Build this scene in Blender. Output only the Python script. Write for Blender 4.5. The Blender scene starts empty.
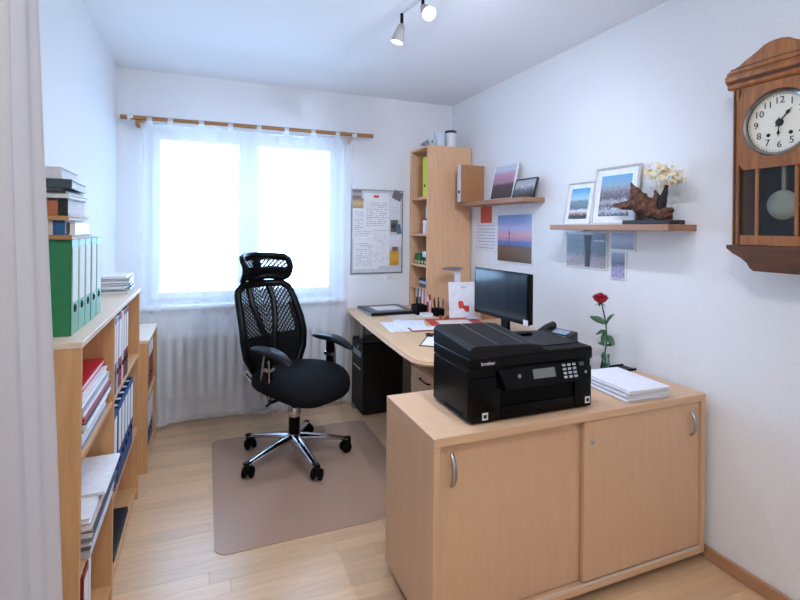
import bpy, bmesh, math, random
from mathutils import Matrix, Vector
random.seed(7)
PI = math.pi
S = bpy.context.scene
COL = S.collection

# ------------------------------------------------------------------ camera
W, H = 2.608, 2.512            # room width (x from -W to 0), ceiling height
REAR = -4.95                   # wall behind the camera
cam_d = bpy.data.cameras.new('camera')
cam = bpy.data.objects.new('camera', cam_d); COL.objects.link(cam)
cam_d.sensor_width = 36.0
cam_d.lens = 482.66 / 800 * 36.0
cam_d.shift_y = (228.734 - 300) / 800
cam_d.clip_start = 0.05
cam.matrix_world = (Matrix.Translation((-2.029, -3.833, 1.413)) @ Matrix.Rotation(-0.382, 4, 'Z')
                    @ Matrix.Rotation(PI / 2, 4, 'X') @ Matrix.Rotation(0.0105, 4, 'Z'))
S.camera = cam

# ------------------------------------------------------------------ world, light, exposure
world = bpy.data.worlds.new('daylight'); S.world = world; world.use_nodes = True
bg = world.node_tree.nodes['Background']
bg.inputs['Color'].default_value = (0.40, 0.655, 1.0, 1)
bg.inputs['Strength'].default_value = 16.2
def portal(name, loc, rot, sx, sy):
    l = bpy.data.lights.new(name, 'AREA'); l.shape = 'RECTANGLE'; l.size = sx; l.size_y = sy
    l.cycles.is_portal = True
    o = bpy.data.objects.new(name, l); COL.objects.link(o); o.location = loc; o.rotation_euler = rot
portal('window_portal', (-1.715, 0.20, 1.49), (-PI / 2, 0, 0), 1.44, 1.30)
S.view_settings.view_transform = 'Standard'; S.view_settings.look = 'None'
S.view_settings.gamma = 1.0; S.view_settings.use_curve_mapping = False
S.view_settings.exposure = -0.08

# ------------------------------------------------------------------ colour + materials
def lin(r, g, b):
    f = lambda c: (c / 255) / 12.92 if c / 255 <= 0.04045 else ((c / 255 + 0.055) / 1.055) ** 2.4
    return (f(r), f(g), f(b), 1.0)
class N:
    """small helper around one material's node tree"""
    def __init__(s, name):
        s.m = bpy.data.materials.new(name); s.m.use_nodes = True
        s.t = s.m.node_tree; s.b = s.t.nodes['Principled BSDF']; s.out = s.t.nodes['Material Output']
    def n(s, kind, **kw):
        nd = s.t.nodes.new(kind)
        for k, v in kw.items(): setattr(nd, k, v)
        return nd
    def l(s, a, b): s.t.links.new(a, b)
    def math(s, op, a, b=None, c=None):
        nd = s.n('ShaderNodeMath', operation=op)
        for i, v in enumerate((a, b, c)):
            if v is None: continue
            if isinstance(v, (int, float)): nd.inputs[i].default_value = v
            else: s.l(v, nd.inputs[i])
        return nd.outputs[0]
    def coords(s, kind='Object', scale=(1, 1, 1)):
        tc = s.n('ShaderNodeTexCoord'); mp = s.n('ShaderNodeMapping'); mp.inputs['Scale'].default_value = scale
        s.l(tc.outputs[kind], mp.inputs['Vector']); return mp.outputs[0]
    def noise(s, vec, scale=5, detail=4, rough=.55):
        nd = s.n('ShaderNodeTexNoise'); nd.inputs['Scale'].default_value = scale
        nd.inputs['Detail'].default_value = detail; nd.inputs['Roughness'].default_value = rough
        if vec is not None: s.l(vec, nd.inputs['Vector'])
        return nd.outputs['Fac']
    def ramp(s, fac, stops, interp='LINEAR'):
        nd = s.n('ShaderNodeValToRGB'); cr = nd.color_ramp; cr.interpolation = interp
        while len(cr.elements) < len(stops): cr.elements.new(0.5)
        for e, (p, c) in zip(cr.elements, stops): e.position = p; e.color = c
        s.l(fac, nd.inputs[0]); return nd.outputs['Color']
    def mix(s, fac, a, b, mode='MIX'):
        nd = s.n('ShaderNodeMix', data_type='RGBA', blend_type=mode)
        for sock, v in ((nd.inputs[0], fac), (nd.inputs[6], a), (nd.inputs[7], b)):
            if isinstance(v, (int, float)): sock.default_value = v
            elif isinstance(v, tuple): sock.default_value = v
            else: s.l(v, sock)
        return nd.outputs[2]
    def bump(s, hgt, strength=.2, dist=.01):
        nd = s.n('ShaderNodeBump'); nd.inputs['Strength'].default_value = strength; nd.inputs['Distance'].default_value = dist
        s.l(hgt, nd.inputs['Height']); s.l(nd.outputs[0], s.b.inputs['Normal'])
    def col(s, c):
        if isinstance(c, tuple): s.b.inputs['Base Color'].default_value = c
        else: s.l(c, s.b.inputs['Base Color'])
    def props(s, rough=.5, metal=0.0, spec=.5):
        s.b.inputs['Roughness'].default_value = rough; s.b.inputs['Metallic'].default_value = metal
        s.b.inputs['Specular IOR Level'].default_value = spec
        return s.m
def sc(c, k): return (min(1, c[0] * k), min(1, c[1] * k), min(1, c[2] * k), 1)
_mc = {}
def plain(rgb, rough=.5, metal=0.0, var=.06, scale=30, spec=.5, bump=0.0):
    """plain colour with a faint mottling"""
    key = (rgb, rough, metal, var, scale, spec, bump)
    if key in _mc: return _mc[key]
    m = N('surface_%d_%d_%d' % rgb); c = lin(*rgb)
    f = m.noise(m.coords(), scale, 3)
    m.col(m.ramp(f, [(.3, sc(c, 1 - var)), (.7, sc(c, 1 + var))]))
    if bump: m.bump(f, bump, .002)
    _mc[key] = m.props(rough, metal, spec); return _mc[key]
def wood(name, light, dark, axis='z', rough=.45, fine=1.0, rnd=0.0):
    m = N(name); s = {'x': (1.2, 14, 14), 'y': (14, 1.2, 14), 'z': (14, 14, 1.2)}[axis]
    v = m.coords('Object', tuple(k * fine for k in s))
    f = m.noise(v, 3.0, 6, .6); g = m.noise(v, 14, 4, .6)
    f2 = m.math('ADD', m.math('MULTIPLY', f, .65), m.math('MULTIPLY', g, .35))
    c = m.ramp(f2, [(.32, lin(*dark)), (.62, lin(*light))])
    if rnd:
        oi = m.n('ShaderNodeObjectInfo')
        k = m.math('ADD', 1 - rnd, m.math('MULTIPLY', oi.outputs['Random'], 2 * rnd))
        cc = m.n('ShaderNodeCombineColor')
        for i in range(3): m.l(k, cc.inputs[i])
        c = m.mix(1.0, c, cc.outputs[0], 'MULTIPLY')
    m.col(c); m.bump(g, .04, .002)
    return m.props(rough)
M = {}
M['beech_z'] = wood('beech_upright', (221, 182, 147), (213, 173, 138), 'z')
M['beech_y'] = wood('beech_lengthwise', (221, 182, 147), (213, 173, 138), 'y')
M['beech_x'] = wood('beech_crosswise', (221, 182, 147), (213, 173, 138), 'x')
M['honey_z'] = wood('honey_upright', (216, 168, 118), (198, 148, 100), 'z')
M['honey_y'] = wood('honey_lengthwise', (216, 168, 118), (198, 148, 100), 'y')
M['case_z'] = wood('bookcase_upright', (236, 190, 150), (222, 172, 130), 'z')
M['case_y'] = wood('bookcase_lengthwise', (236, 190, 150), (222, 172, 130), 'y')
M['edge'] = wood('pale_edge', (228, 208, 188), (218, 196, 174), 'y')
M['shelfwood'] = wood('shelf_wood', (176, 128, 98), (152, 106, 78), 'y')
M['clockwood'] = wood('clock_walnut', (176, 112, 60), (122, 72, 36), 'z', .3)
M['clockdark'] = wood('clock_walnut_dark', (112, 66, 36), (70, 40, 22), 'y', .35)
M['parquet'] = wood('parquet_strip', (224, 187, 148), (208, 169, 130), 'x', .30, 1.0, .09)
M['rodwood'] = wood('rod_wood', (178, 128, 76), (150, 104, 60), 'x')
M['baseboard'] = wood('baseboard_wood', (190, 146, 112), (172, 128, 95), 'y')
m = N('wall_paint'); f = m.noise(m.coords(), 130, 4); m.col(m.ramp(f, [(.3, lin(237, 238, 241)), (.7, lin(244, 245, 248))])); m.bump(f, .35, .004); M['wall'] = m.props(.9, 0, .2)
m = N('ceiling_paint'); f = m.noise(m.coords(), 60, 3); m.col(m.ramp(f, [(.3, lin(246, 247, 250)), (.7, lin(250, 251, 254))])); M['ceiling'] = m.props(.95, 0, .1)
M['white'] = plain((236, 236, 236), .4)
M['paper'] = plain((240, 240, 243), .8, 0, .02)
M['black'] = plain((7, 7, 8), .36, 0, .06, 30, .15)
M['blackgloss'] = plain((5, 5, 6), .14, 0, .06, 30, .14)
M['blacktex'] = plain((19, 19, 21), .5, 0, .15, 400, .25, .3)
M['chrome'] = plain((205, 207, 212), .16, 1.0, .02)
M['steel'] = plain((176, 176, 178), .3, 1.0, .04)
M['rubber'] = plain((8, 8, 9), .75, 0, .06, 30, .12)
def glassy(name, rgb=(255, 255, 255), a=.8, rough=.02):
    m = N(name); tr = m.n('ShaderNodeBsdfTransparent'); tr.inputs[0].default_value = lin(*rgb)
    gl = m.n('ShaderNodeBsdfGlossy'); gl.inputs['Roughness'].default_value = rough
    mx = m.n('ShaderNodeMixShader'); fr = m.n('ShaderNodeFresnel'); fr.inputs[0].default_value = 1.45
    m.l(m.math('ADD', m.math('MULTIPLY', fr.outputs[0], a), .01), mx.inputs[0])
    m.l(tr.outputs[0], mx.inputs[1]); m.l(gl.outputs[0], mx.inputs[2]); m.l(mx.outputs[0], m.out.inputs['Surface'])
    return m.m
M['pane'] = glassy('window_glass'); M['clockglass'] = glassy('clock_glass', (235, 235, 230), .4); M['vaseglass'] = glassy('vase_glass', (225, 238, 232), .9)
def sheer(name, t, rgb=(246, 248, 252), tlu=.5):
    m = N(name); tr = m.n('ShaderNodeBsdfTransparent'); tl = m.n('ShaderNodeBsdfTranslucent'); df = m.n('ShaderNodeBsdfDiffuse')
    tl.inputs[0].default_value = lin(*rgb); df.inputs[0].default_value = lin(*rgb)
    w = m.noise(m.coords('Object', (260, 260, 40)), 3, 2)
    a = m.n('ShaderNodeMixShader'); a.inputs[0].default_value = tlu; m.l(df.outputs[0], a.inputs[1]); m.l(tl.outputs[0], a.inputs[2])
    b = m.n('ShaderNodeMixShader'); m.l(m.math('ADD', t - .06, m.math('MULTIPLY', w, .12)), b.inputs[0])
    m.l(a.outputs[0], b.inputs[1]); m.l(tr.outputs[0], b.inputs[2]); m.l(b.outputs[0], m.out.inputs['Surface'])
    return m.m
M['sheer'] = sheer('sheer_curtain_cloth', .66, (246, 248, 252), .07); M['drape'] = sheer('side_curtain_cloth', .06, (238, 236, 238))
def meshcloth():
    m = N('chair_mesh_cloth'); v = m.coords(); sp = m.n('ShaderNodeSeparateXYZ'); m.l(v, sp.inputs[0])
    # chevron weave: rows that slope towards the middle spine, with open holes between them
    ay = m.math('ABSOLUTE', sp.outputs[1])
    d = m.math('SUBTRACT', sp.outputs[2], m.math('MULTIPLY', ay, 1.1))
    rows = m.math('GREATER_THAN', m.math('FRACT', m.math('MULTIPLY', d, 34)), .45)
    cols = m.math('GREATER_THAN', m.math('FRACT', m.math('MULTIPLY', m.math('ADD', ay, m.math('MULTIPLY', sp.outputs[2], .22)), 60)), .30)
    hole = m.math('MULTIPLY', m.math('MULTIPLY', rows, cols), .55)
    tr = m.n('ShaderNodeBsdfTransparent'); mx = m.n('ShaderNodeMixShader'); m.l(hole, mx.inputs[0])
    m.col(lin(11, 11, 13)); m.props(.7, 0, .2); m.l(m.b.outputs[0], mx.inputs[1]); m.l(tr.outputs[0], mx.inputs[2]); m.l(mx.outputs[0], m.out.inputs['Surface'])
    return m.m
M['mesh'] = meshcloth()
m = N('seat_cloth'); f = m.noise(m.coords(), 500, 2); m.col(m.ramp(f, [(.3, lin(8, 9, 12)), (.7, lin(17, 19, 24))])); m.bump(f, .4, .002); M['seat'] = m.props(.85, 0, .2)
def lamp(rgb, strength):
    m = N('lit_bulb'); m.b.inputs['Emission Color'].default_value = lin(*rgb); m.b.inputs['Emission Strength'].default_value = strength
    return m.m
def picture(name, hax, stops, amt=.05, sx=8, sz=8, mott=.35, vax='Z'):
    """printed picture: bands of colour up the print, broken by noise; generated coordinates"""
    m = N(name); tc = m.n('ShaderNodeTexCoord'); sp = m.n('ShaderNodeSeparateXYZ'); m.l(tc.outputs['Generated'], sp.inputs[0])
    mp = m.n('ShaderNodeMapping'); mp.inputs['Scale'].default_value = (sx, sx, sz); m.l(tc.outputs['Generated'], mp.inputs[0])
    f = m.noise(mp.outputs[0], 1.0, 6, .65)
    v = m.math('ADD', sp.outputs[vax], m.math('MULTIPLY', m.math('SUBTRACT', f, .5), amt * 4))
    c = m.ramp(v, [(p, lin(*k)) for p, k in stops])
    g = m.noise(mp.outputs[0], 3.0, 4, .7)
    below = m.math('LESS_THAN', v, .62)
    c = m.mix(m.math('MULTIPLY', below, mott), c, m.ramp(g, [(.35, lin(40, 40, 48)), (.65, lin(225, 222, 222))]), 'OVERLAY')
    m.col(c); return m.props(.25)
def printed(name, hax, rows=22, ink=(176, 180, 196), base=(240, 240, 243), dens=.45, top=1.0, vax='Z'):
    """sheet of writing: rows of broken dark lines inside a margin"""
    m = N(name); tc = m.n('ShaderNodeTexCoord'); sp = m.n('ShaderNodeSeparateXYZ'); m.l(tc.outputs['Generated'], sp.inputs[0])
    u, v = sp.outputs[hax], sp.outputs[vax]
    r = m.math('MULTIPLY', v, rows)
    line = m.math('LESS_THAN', m.math('FRACT', r), .30)
    cb = m.n('ShaderNodeCombineXYZ'); m.l(m.math('MULTIPLY', u, 5), cb.inputs[0]); m.l(m.math('FLOOR', r), cb.inputs[1])
    w = m.math('GREATER_THAN', m.noise(cb.outputs[0], 1.7, 2), dens)
    mu = m.math('MULTIPLY', m.math('GREATER_THAN', u, .1), m.math('LESS_THAN', u, .9))
    mv = m.math('MULTIPLY', m.math('GREATER_THAN', v, .08), m.math('LESS_THAN', v, .92 * top))
    k = m.math('MULTIPLY', m.math('MULTIPLY', line, w), m.math('MULTIPLY', mu, mv))
    m.col(m.mix(k, lin(*base), lin(*ink))); return m.props(.7)

# ------------------------------------------------------------------ mesh helpers
def nb(): return bmesh.new()
def bevel(bm, verts, b, seg=2):
    if b <= 0: return
    vs = set(verts); es = [e for e in bm.edges if e.verts[0] in vs and e.verts[1] in vs]
    bmesh.ops.bevel(bm, geom=es, offset=b, segments=seg, affect='EDGES', profile=.6, clamp_overlap=True)
def box(bm, x0, x1, y0, y1, z0, z1, b=0.0, seg=2, mx=None):
    mat = Matrix.Translation(((x0 + x1) / 2, (y0 + y1) / 2, (z0 + z1) / 2)) @ Matrix.Diagonal((abs(x1 - x0), abs(y1 - y0), abs(z1 - z0), 1))
    tmp = nb(); r = bmesh.ops.create_cube(tmp, size=1, matrix=mat); bevel(tmp, r['verts'], b, seg)
    merge(bm, tmp, mx); return bm
def merge(bm, tmp, mx=None):
    if mx is not None: tmp.transform(mx)
    vm = {}
    for v in tmp.verts: vm[v] = bm.verts.new(v.co)
    for f in tmp.faces:
        try: bm.faces.new([vm[v] for v in f.verts])
        except ValueError: pass
    tmp.free(); return bm
def prism(bm, poly, axis, a, b, bev=0.0, seg=2, mx=None):
    """polygon (list of 2d points) pushed along an axis from a to b; points are the other two axes in order"""
    tmp = nb()
    def P(p, t): return {'x': (t, p[0], p[1]), 'y': (p[0], t, p[1]), 'z': (p[0], p[1], t)}[axis]
    A = [tmp.verts.new(P(p, a)) for p in poly]; B = [tmp.verts.new(P(p, b)) for p in poly]; n = len(poly)
    tmp.faces.new(A); tmp.faces.new(B[::-1])
    for i in range(n): tmp.faces.new((A[i], B[i], B[(i + 1) % n], A[(i + 1) % n]))
    bmesh.ops.recalc_face_normals(tmp, faces=tmp.faces)
    if bev:
        es = [e for e in tmp.edges if (e.verts[0] in A) == (e.verts[1] in A)]
        bmesh.ops.bevel(tmp, geom=es, offset=bev, segments=seg, affect='EDGES', clamp_overlap=True)
    return merge(bm, tmp, mx)
def tube(bm, pts, r, seg=10, cap=True, flat=1.0, closed=False, mx=None):
    """round bar along points, radius number or list"""
    tmp = nb(); pts = [Vector(p) for p in pts]; n = len(pts); rings = []
    prev = None
    for i, p in enumerate(pts):
        if closed: d = pts[(i + 1) % n] - pts[i - 1]
        else: d = pts[min(i + 1, n - 1)] - pts[max(i - 1, 0)]
        d.normalize()
        if prev is None:
            up = Vector((0, 0, 1)) if abs(d.z) < .9 else Vector((1, 0, 0)); a = d.cross(up).normalized()
        else: a = (prev - d * prev.dot(d)).normalized()
        prev = a; b = d.cross(a)
        rr = r[i] if isinstance(r, (list, tuple)) else r
        rings.append([tmp.verts.new(p + (a * math.cos(2 * PI * k / seg) + b * math.sin(2 * PI * k / seg) * flat) * rr) for k in range(seg)])
    m = n if closed else n - 1
    for i in range(m):
        A, B = rings[i], rings[(i + 1) % n]
        for k in range(seg): tmp.faces.new((A[k], A[(k + 1) % seg], B[(k + 1) % seg], B[k]))
    if cap and not closed: tmp.faces.new(rings[0][::-1]); tmp.faces.new(rings[-1])
    bmesh.ops.recalc_face_normals(tmp, faces=tmp.faces)
    return merge(bm, tmp, mx)
def lathe(bm, prof, seg=24, mx=None):
    """profile of (radius, height) turned about z"""
    tmp = nb(); rings = []
    for r, z in prof:
        if r < 1e-5: rings.append([tmp.verts.new((0, 0, z))])
        else: rings.append([tmp.verts.new((r * math.cos(2 * PI * k / seg), r * math.sin(2 * PI * k / seg), z)) for k in range(seg)])
    for A, B in zip(rings, rings[1:]):
        for k in range(seg):
            q = [A[k % len(A)], A[(k + 1) % len(A)], B[(k + 1) % len(B)], B[k % len(B)]]; u = []
            for v in q:
                if v not in u: u.append(v)
            if len(u) > 2: tmp.faces.new(u)
    bmesh.ops.recalc_face_normals(tmp, faces=tmp.faces)
    return merge(bm, tmp, mx)
def grid(bm, fn, nu, nv, thick=0.0, closed_u=False):
    """surface fn(u,v) with u,v in 0..1, optional thickness along its normals"""
    tmp = nb(); V = [[tmp.verts.new(fn(i / nu, j / nv)) for j in range(nv + 1)] for i in range(nu if closed_u else nu + 1)]
    for i in range(nu):
        for j in range(nv):
            A, B = V[i], V[(i + 1) % len(V)]; tmp.faces.new((A[j], B[j], B[j + 1], A[j + 1]))
    tmp.normal_update()
    if thick: bmesh.ops.solidify(tmp, geom=list(tmp.faces), thickness=thick)
    return merge(bm, tmp)
def RZ(a): return Matrix.Rotation(a, 4, 'Z')
def T(*p): return Matrix.Translation(p)

def tagit(o, label=None, cat=None, group=None, kind=None):
    for k, v in (('label', label), ('category', cat), ('group', group), ('kind', kind)):
        if v: o[k] = v
    return o
def thing(name, loc, label, cat, rz=0.0, group=None):
    o = bpy.data.objects.new(name, None); COL.objects.link(o); o.empty_display_size = .05
    o.location = loc; o.rotation_euler = (0, 0, rz)
    _mw[o.name] = T(*loc) @ RZ(rz)
    return tagit(o, label, cat, group)
_mw = {}
def put(name, bm, mat, parent=None, smooth=False, local=False):
    """link a bmesh as ONE object; world coordinates unless local; child of parent when given"""
    me = bpy.data.meshes.new(name)
    if parent is not None:
        root = parent
        while root.parent: root = root.parent
        mw = _mw.get(root.name, Matrix())
        if not local: bm.transform(mw.inverted())
        org = Matrix()
    else:
        xs = [v.co for v in bm.verts]
        lo = Vector((min(v.x for v in xs), min(v.y for v in xs), min(v.z for v in xs))); hi = Vector((max(v.x for v in xs), max(v.y for v in xs), 0))
        org = T((lo.x + hi.x) / 2, (lo.y + hi.y) / 2, lo.z); bm.transform(org.inverted())
    bmesh.ops.recalc_face_normals(bm, faces=bm.faces)
    bm.to_mesh(me); bm.free()
    me.materials.append(mat)
    if smooth:
        me.polygons.foreach_set('use_smooth', [True] * len(me.polygons))
        try: me.set_sharp_from_angle(angle=math.radians(40))
        except Exception: pass
    o = bpy.data.objects.new(name, me); COL.objects.link(o)
    if parent is not None: o.parent = parent
    else: o.matrix_world = org; _mw[o.name] = org
    return o
def solo(name, bm, mat, label, cat, group=None, smooth=False):
    return tagit(put(name, bm, mat, None, smooth), label, cat, group)
def struct(name, bm, mat, parent=None, smooth=False):
    o = put(name, bm, mat, parent, smooth)
    if parent is None: o['kind'] = 'structure'
    return o
def letters(txt, size, mx, name, mat, parent, extrude=.0006, align='CENTER'):
    cu = bpy.data.curves.new('lettering', 'FONT'); cu.body = txt; cu.size = size; cu.extrude = extrude
    cu.align_x = align; cu.align_y = 'CENTER'; cu.resolution_u = 3
    ob = bpy.data.objects.new('lettering', cu); COL.objects.link(ob)
    me = ob.to_mesh(); bm = nb(); bm.from_mesh(me); ob.to_mesh_clear()
    bpy.data.objects.remove(ob); bpy.data.curves.remove(cu)
    bm.transform(mx); return put(name, bm, mat, parent)
FACE_L = lambda x, y, z: T(x, y, z) @ Matrix(((0, 0, -1, 0), (-1, 0, 0, 0), (0, 1, 0, 0), (0, 0, 0, 1)))   # lettering seen from the room on the right wall
FACE_F = lambda x, y, z: T(x, y, z) @ Matrix(((1, 0, 0, 0), (0, 0, -1, 0), (0, 1, 0, 0), (0, 0, 0, 1)))    # lettering facing the camera (-y)
FACE_R = lambda x, y, z: T(x, y, z) @ Matrix(((0, 0, 1, 0), (1, 0, 0, 0), (0, 1, 0, 0), (0, 0, 0, 1)))     # lettering facing +x

# ================================================================== the setting
WX0, WX1, WZ0, WZ1 = -2.435, -.995, 0.845, 2.132       # window opening in the back wall
fl = struct('floor', box(nb(), -W - .12, .12, REAR - .12, .22, -.10, -.014), M['baseboard'])
# parquet strips laid from wall to wall: each its own piece as far as the view reaches
SW = .0715; y = -.002; row = 0; strip_me = {}
def strip_mesh(length):
    if length not in strip_me:
        bm = box(nb(), .0003, length - .0003, .0002, SW - .0002, -.0138, 0, .0006, 1)
        me = bpy.data.meshes.new('parquet_strip'); bm.to_mesh(me); bm.free(); me.materials.append(M['parquet']); strip_me[length] = me
    return strip_me[length]
rest = nb()
while y - SW > REAR:
    x = -W + .004; first = True; off = [.20, .45, .70, .30, .60][row % 5]
    while x < -.004 - .03:
        L = off if first else [.52, .60, .48][random.randrange(3)]; first = False
        if x + L > -.14: L = -.004 - x
        L = round(L, 3)
        if y > -2.95:
            o = bpy.data.objects.new('parquet_strip', strip_mesh(L)); COL.objects.link(o); o.parent = fl
            o.matrix_parent_inverse = fl.matrix_world.inverted() if False else Matrix()
            o.location = Vector((x, y - SW, -random.random() * .0003)) - fl.location
        else: box(rest, x + .0006, x + L - .0006, y - SW + .0005, y - .0005, -.0138, -random.random() * .0004)
        x += L
    y -= SW; row += 1
tagit(put('parquet_strips', rest, M['parquet'], fl), kind='stuff')
struct('ceiling', box(nb(), -W - .12, .12, REAR - .12, .22, H, H + .1), M['ceiling'])
struct('wall_right', box(nb(), 0, .12, REAR - .12, .22, -.1, H), M['wall'])
struct('wall_left', box(nb(), -W - .12, -W, REAR - .12, .22, -.1, H), M['wall'])
struct('wall_rear', box(nb(), -W, 0, REAR - .12, REAR, -.1, H), M['wall'])
bm = nb()
box(bm, -W, WX0, 0, .22, -.1, H); box(bm, WX1, 0, 0, .22, -.1, H)
box(bm, WX0, WX1, 0, .22, -.1, WZ0); box(bm, WX0, WX1, 0, .22, WZ1, H)
struct('wall_back', bm, M['wall'])
struct('baseboard_right', box(nb(), -.014, 0, REAR, 0, 0, .058, .004, 1), M['baseboard'])
struct('baseboard_left', box(nb(), -W, -W + .012, REAR, 0, 0, .058, .004, 1), M['baseboard'])
struct('baseboard_back', box(nb(), -W + .012, -.014, -.012, 0, 0, .05, .004, 1), M['white'])
# window: white frame, two casements, glass, sill
bm = nb(); FY0, FY1 = .09, .15
box(bm, WX0, WX0 + .04, FY0, FY1, WZ0, WZ1); box(bm, WX1 - .04, WX1, FY0, FY1, WZ0, WZ1)
box(bm, WX0 + .04, WX1 - .04, FY0, FY1, WZ0, WZ0 + .035); box(bm, WX0 + .04, WX1 - .04, FY0, FY1, WZ1 - .04, WZ1)
win = struct('window_1', bm, M['white'])
MID = -1.7275
for a, b in ((WX0 + .04, MID), (MID, WX1 - .04)):
    bm = nb(); z0, z1 = WZ0 + .035, WZ1 - .04
    box(bm, a, a + (.055 if a < -2 else .073), .07, .13, z0, z1, .004); box(bm, b - (.073 if a < -2 else .055), b, .07, .13, z0, z1, .004)
    L_, R_ = (.055, .073) if a < -2 else (.073, .055); box(bm, a + L_, b - R_, .07, .13, z0, z0 + .05, .004); box(bm, a + L_, b - R_, .07, .13, z1 - .05, z1, .004)
    put('casement', bm, M['white'], win)
    put('pane', box(nb(), a + L_, b - R_, .098, .102, z0 + .05, z1 - .05), M['pane'], win)
bm = nb(); box(bm, MID - .01, MID + .01, .045, .07, 1.42, 1.46, .004); tube(bm, [(MID, .045, 1.44), (MID, .035, 1.44), (MID, .035, 1.33)], .008, 8)
put('window_handle', bm, M['white'], win, True)
struct('trim_1', box(nb(), WX0 - .03, WX1 + .03, -.05, .09, WZ0 - .028, WZ0, .006), M['white'])   # window sill board

# ================================================================== sheer curtain on its rod, radiator
rod = thing('curtain_rod', (-1.72, -.1, 2.15), 'wooden curtain rod on brackets above the window', 'curtain rod')
RZc = 2.152
put('rod', tube(nb(), [(-2.575, -.1, RZc), (-.775, -.1, RZc + .012)], .0155, 14), M['rodwood'], rod, True)
for x in (-2.46, -.985):
    bm = nb(); box(bm, x - .022, x + .022, -.118, -.0005, RZc - .052, RZc - .018, .004)
    lathe(bm, [(0, -.012), (.022, -.012), (.024, 0), (.022, .012), (0, .012)], 16, T(x, -.1, RZc - .045) @ Matrix.Rotation(PI / 2, 4, 'X'))
    put('bracket', bm, M['rodwood'], rod, True)
for x in (-2.515, -.935):
    put('ring', tube(nb(), [(x - .018, -.1, RZc + .001), (x + .018, -.1, RZc + .008)], .019, 14), M['white'], rod, True)
cur = thing('sheer_curtain', (-1.69, -.11, .03), 'sheer white curtain hanging in front of the window and radiator', 'curtain')
tabs = [-2.397, -2.267, -2.066, -1.871, -1.67, -1.469, -1.266, -1.072]
CX0, CX1 = -2.452, -.935
def cur_y(x, z):
    k = (x - CX0) / (CX1 - CX0); e = min(1, min(k, 1 - k) * 6)
    a = .010 + .020 * (1 - e) + .006 * math.sin(x * 3.1)
    lowk = 1 - .35 * (z / 2.1)
    return -.115 + a * lowk * math.sin(x * 47 + 1.3 * math.sin(x * 5.2)) + .008 * math.sin(x * 17 + z * .6) - .03 * (1 - z / 2.1) ** 2
def cur_f(u, v):
    x = CX0 + (CX1 - CX0) * u
    d = min(abs(x - t) for t in tabs + [CX0, CX1]); top = 2.128 - min(.024, d * .22)
    z = .045 + .014 * math.sin(x * 6 + 1) + v * (top - .045)
    xo = x - .11 * (1 - v) * max(0, u - .4) + .02 * (1 - v) * max(0, .5 - u)
    return (xo, cur_y(x, z), z)
put('cloth', grid(nb(), cur_f, 220, 14), M['sheer'], cur, True)
bm = nb()
def hem_f(u, v):
    p = Vector(cur_f(u, 0)); return (p.x, p.y - .001, p.z + v * .03)
put('hem', grid(bm, hem_f, 220, 1), M['drape'], cur, True)
for t in tabs:
    bm = nb(); k = (t - CX0) / (CX1 - CX0)
    pts = [(0, -.016, -.035), (0, -.0185, 0), (0, -.012, .0155), (0, 0, .0195), (0, .012, .0155), (0, .0185, 0), (0, .016, -.035)]
    def tab_f(u, v, t=t):
        i = min(5, int(v * 6)); w = v * 6 - i; a, b = Vector(pts[i]), Vector(pts[i + 1]); p = a.lerp(b, w)
        return (t + (u - .5) * .034, -.1 + p.y, RZc + .012 * (t + 2.575) / 1.8 + p.z)
    put('tab', grid(bm, tab_f, 2, 12), M['drape'], cur, True)
rad = thing('radiator', (-1.78, -.03, .16), 'white column radiator behind the sheer curtain', 'radiator')
RX0, RX1, NC = -2.30, -1.12, 17
for i in range(NC):
    x = RX0 + (RX1 - RX0) * (i + .5) / NC
    put('column', box(nb(), x - .024, x + .024, -.065, -.022, .17, .655, .018, 3), M['white'], rad, True)
put('header', tube(nb(), [(RX0, -.043, .62), (RX1, -.043, .62)], .014, 10), M['white'], rad, True)
put('header', tube(nb(), [(RX0, -.043, .20), (RX1, -.043, .20)], .014, 10), M['white'], rad, True)
bm = nb(); tube(bm, [(RX0 + .02, -.043, .19), (RX0 + .02, -.043, 0)], .009, 8); tube(bm, [(RX1 - .02, -.043, .19), (RX1 - .02, -.043, 0)], .009, 8)
put('pipe', bm, M['white'], rad, True)

# curtain in the left foreground
dr = thing('side_curtain', (-2.40, -2.95, .02), 'plain white folded curtain in the left foreground', 'curtain')
def drape_f(u, v):
    z = .02 + v * (H - .04); y = -2.585 - u * .9 + .02 * (1 - v)
    amp = .034 * (1 - .25 * v)
    x = -2.408 + .072 * (1 - v) + amp * math.sin(u * 38 + .5) + .012 * math.sin(u * 83 + 1.2 + v) + .004 * math.sin(z * 2.3 + u * 9)
    return (x, y, z)
put('cloth', grid(nb(), drape_f, 150, 16, .002), M['drape'], dr, True)
put('track', box(nb(), -2.45, -2.36, -3.52, -2.55, H - .022, H - .001, .003), M['white'], dr)

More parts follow.
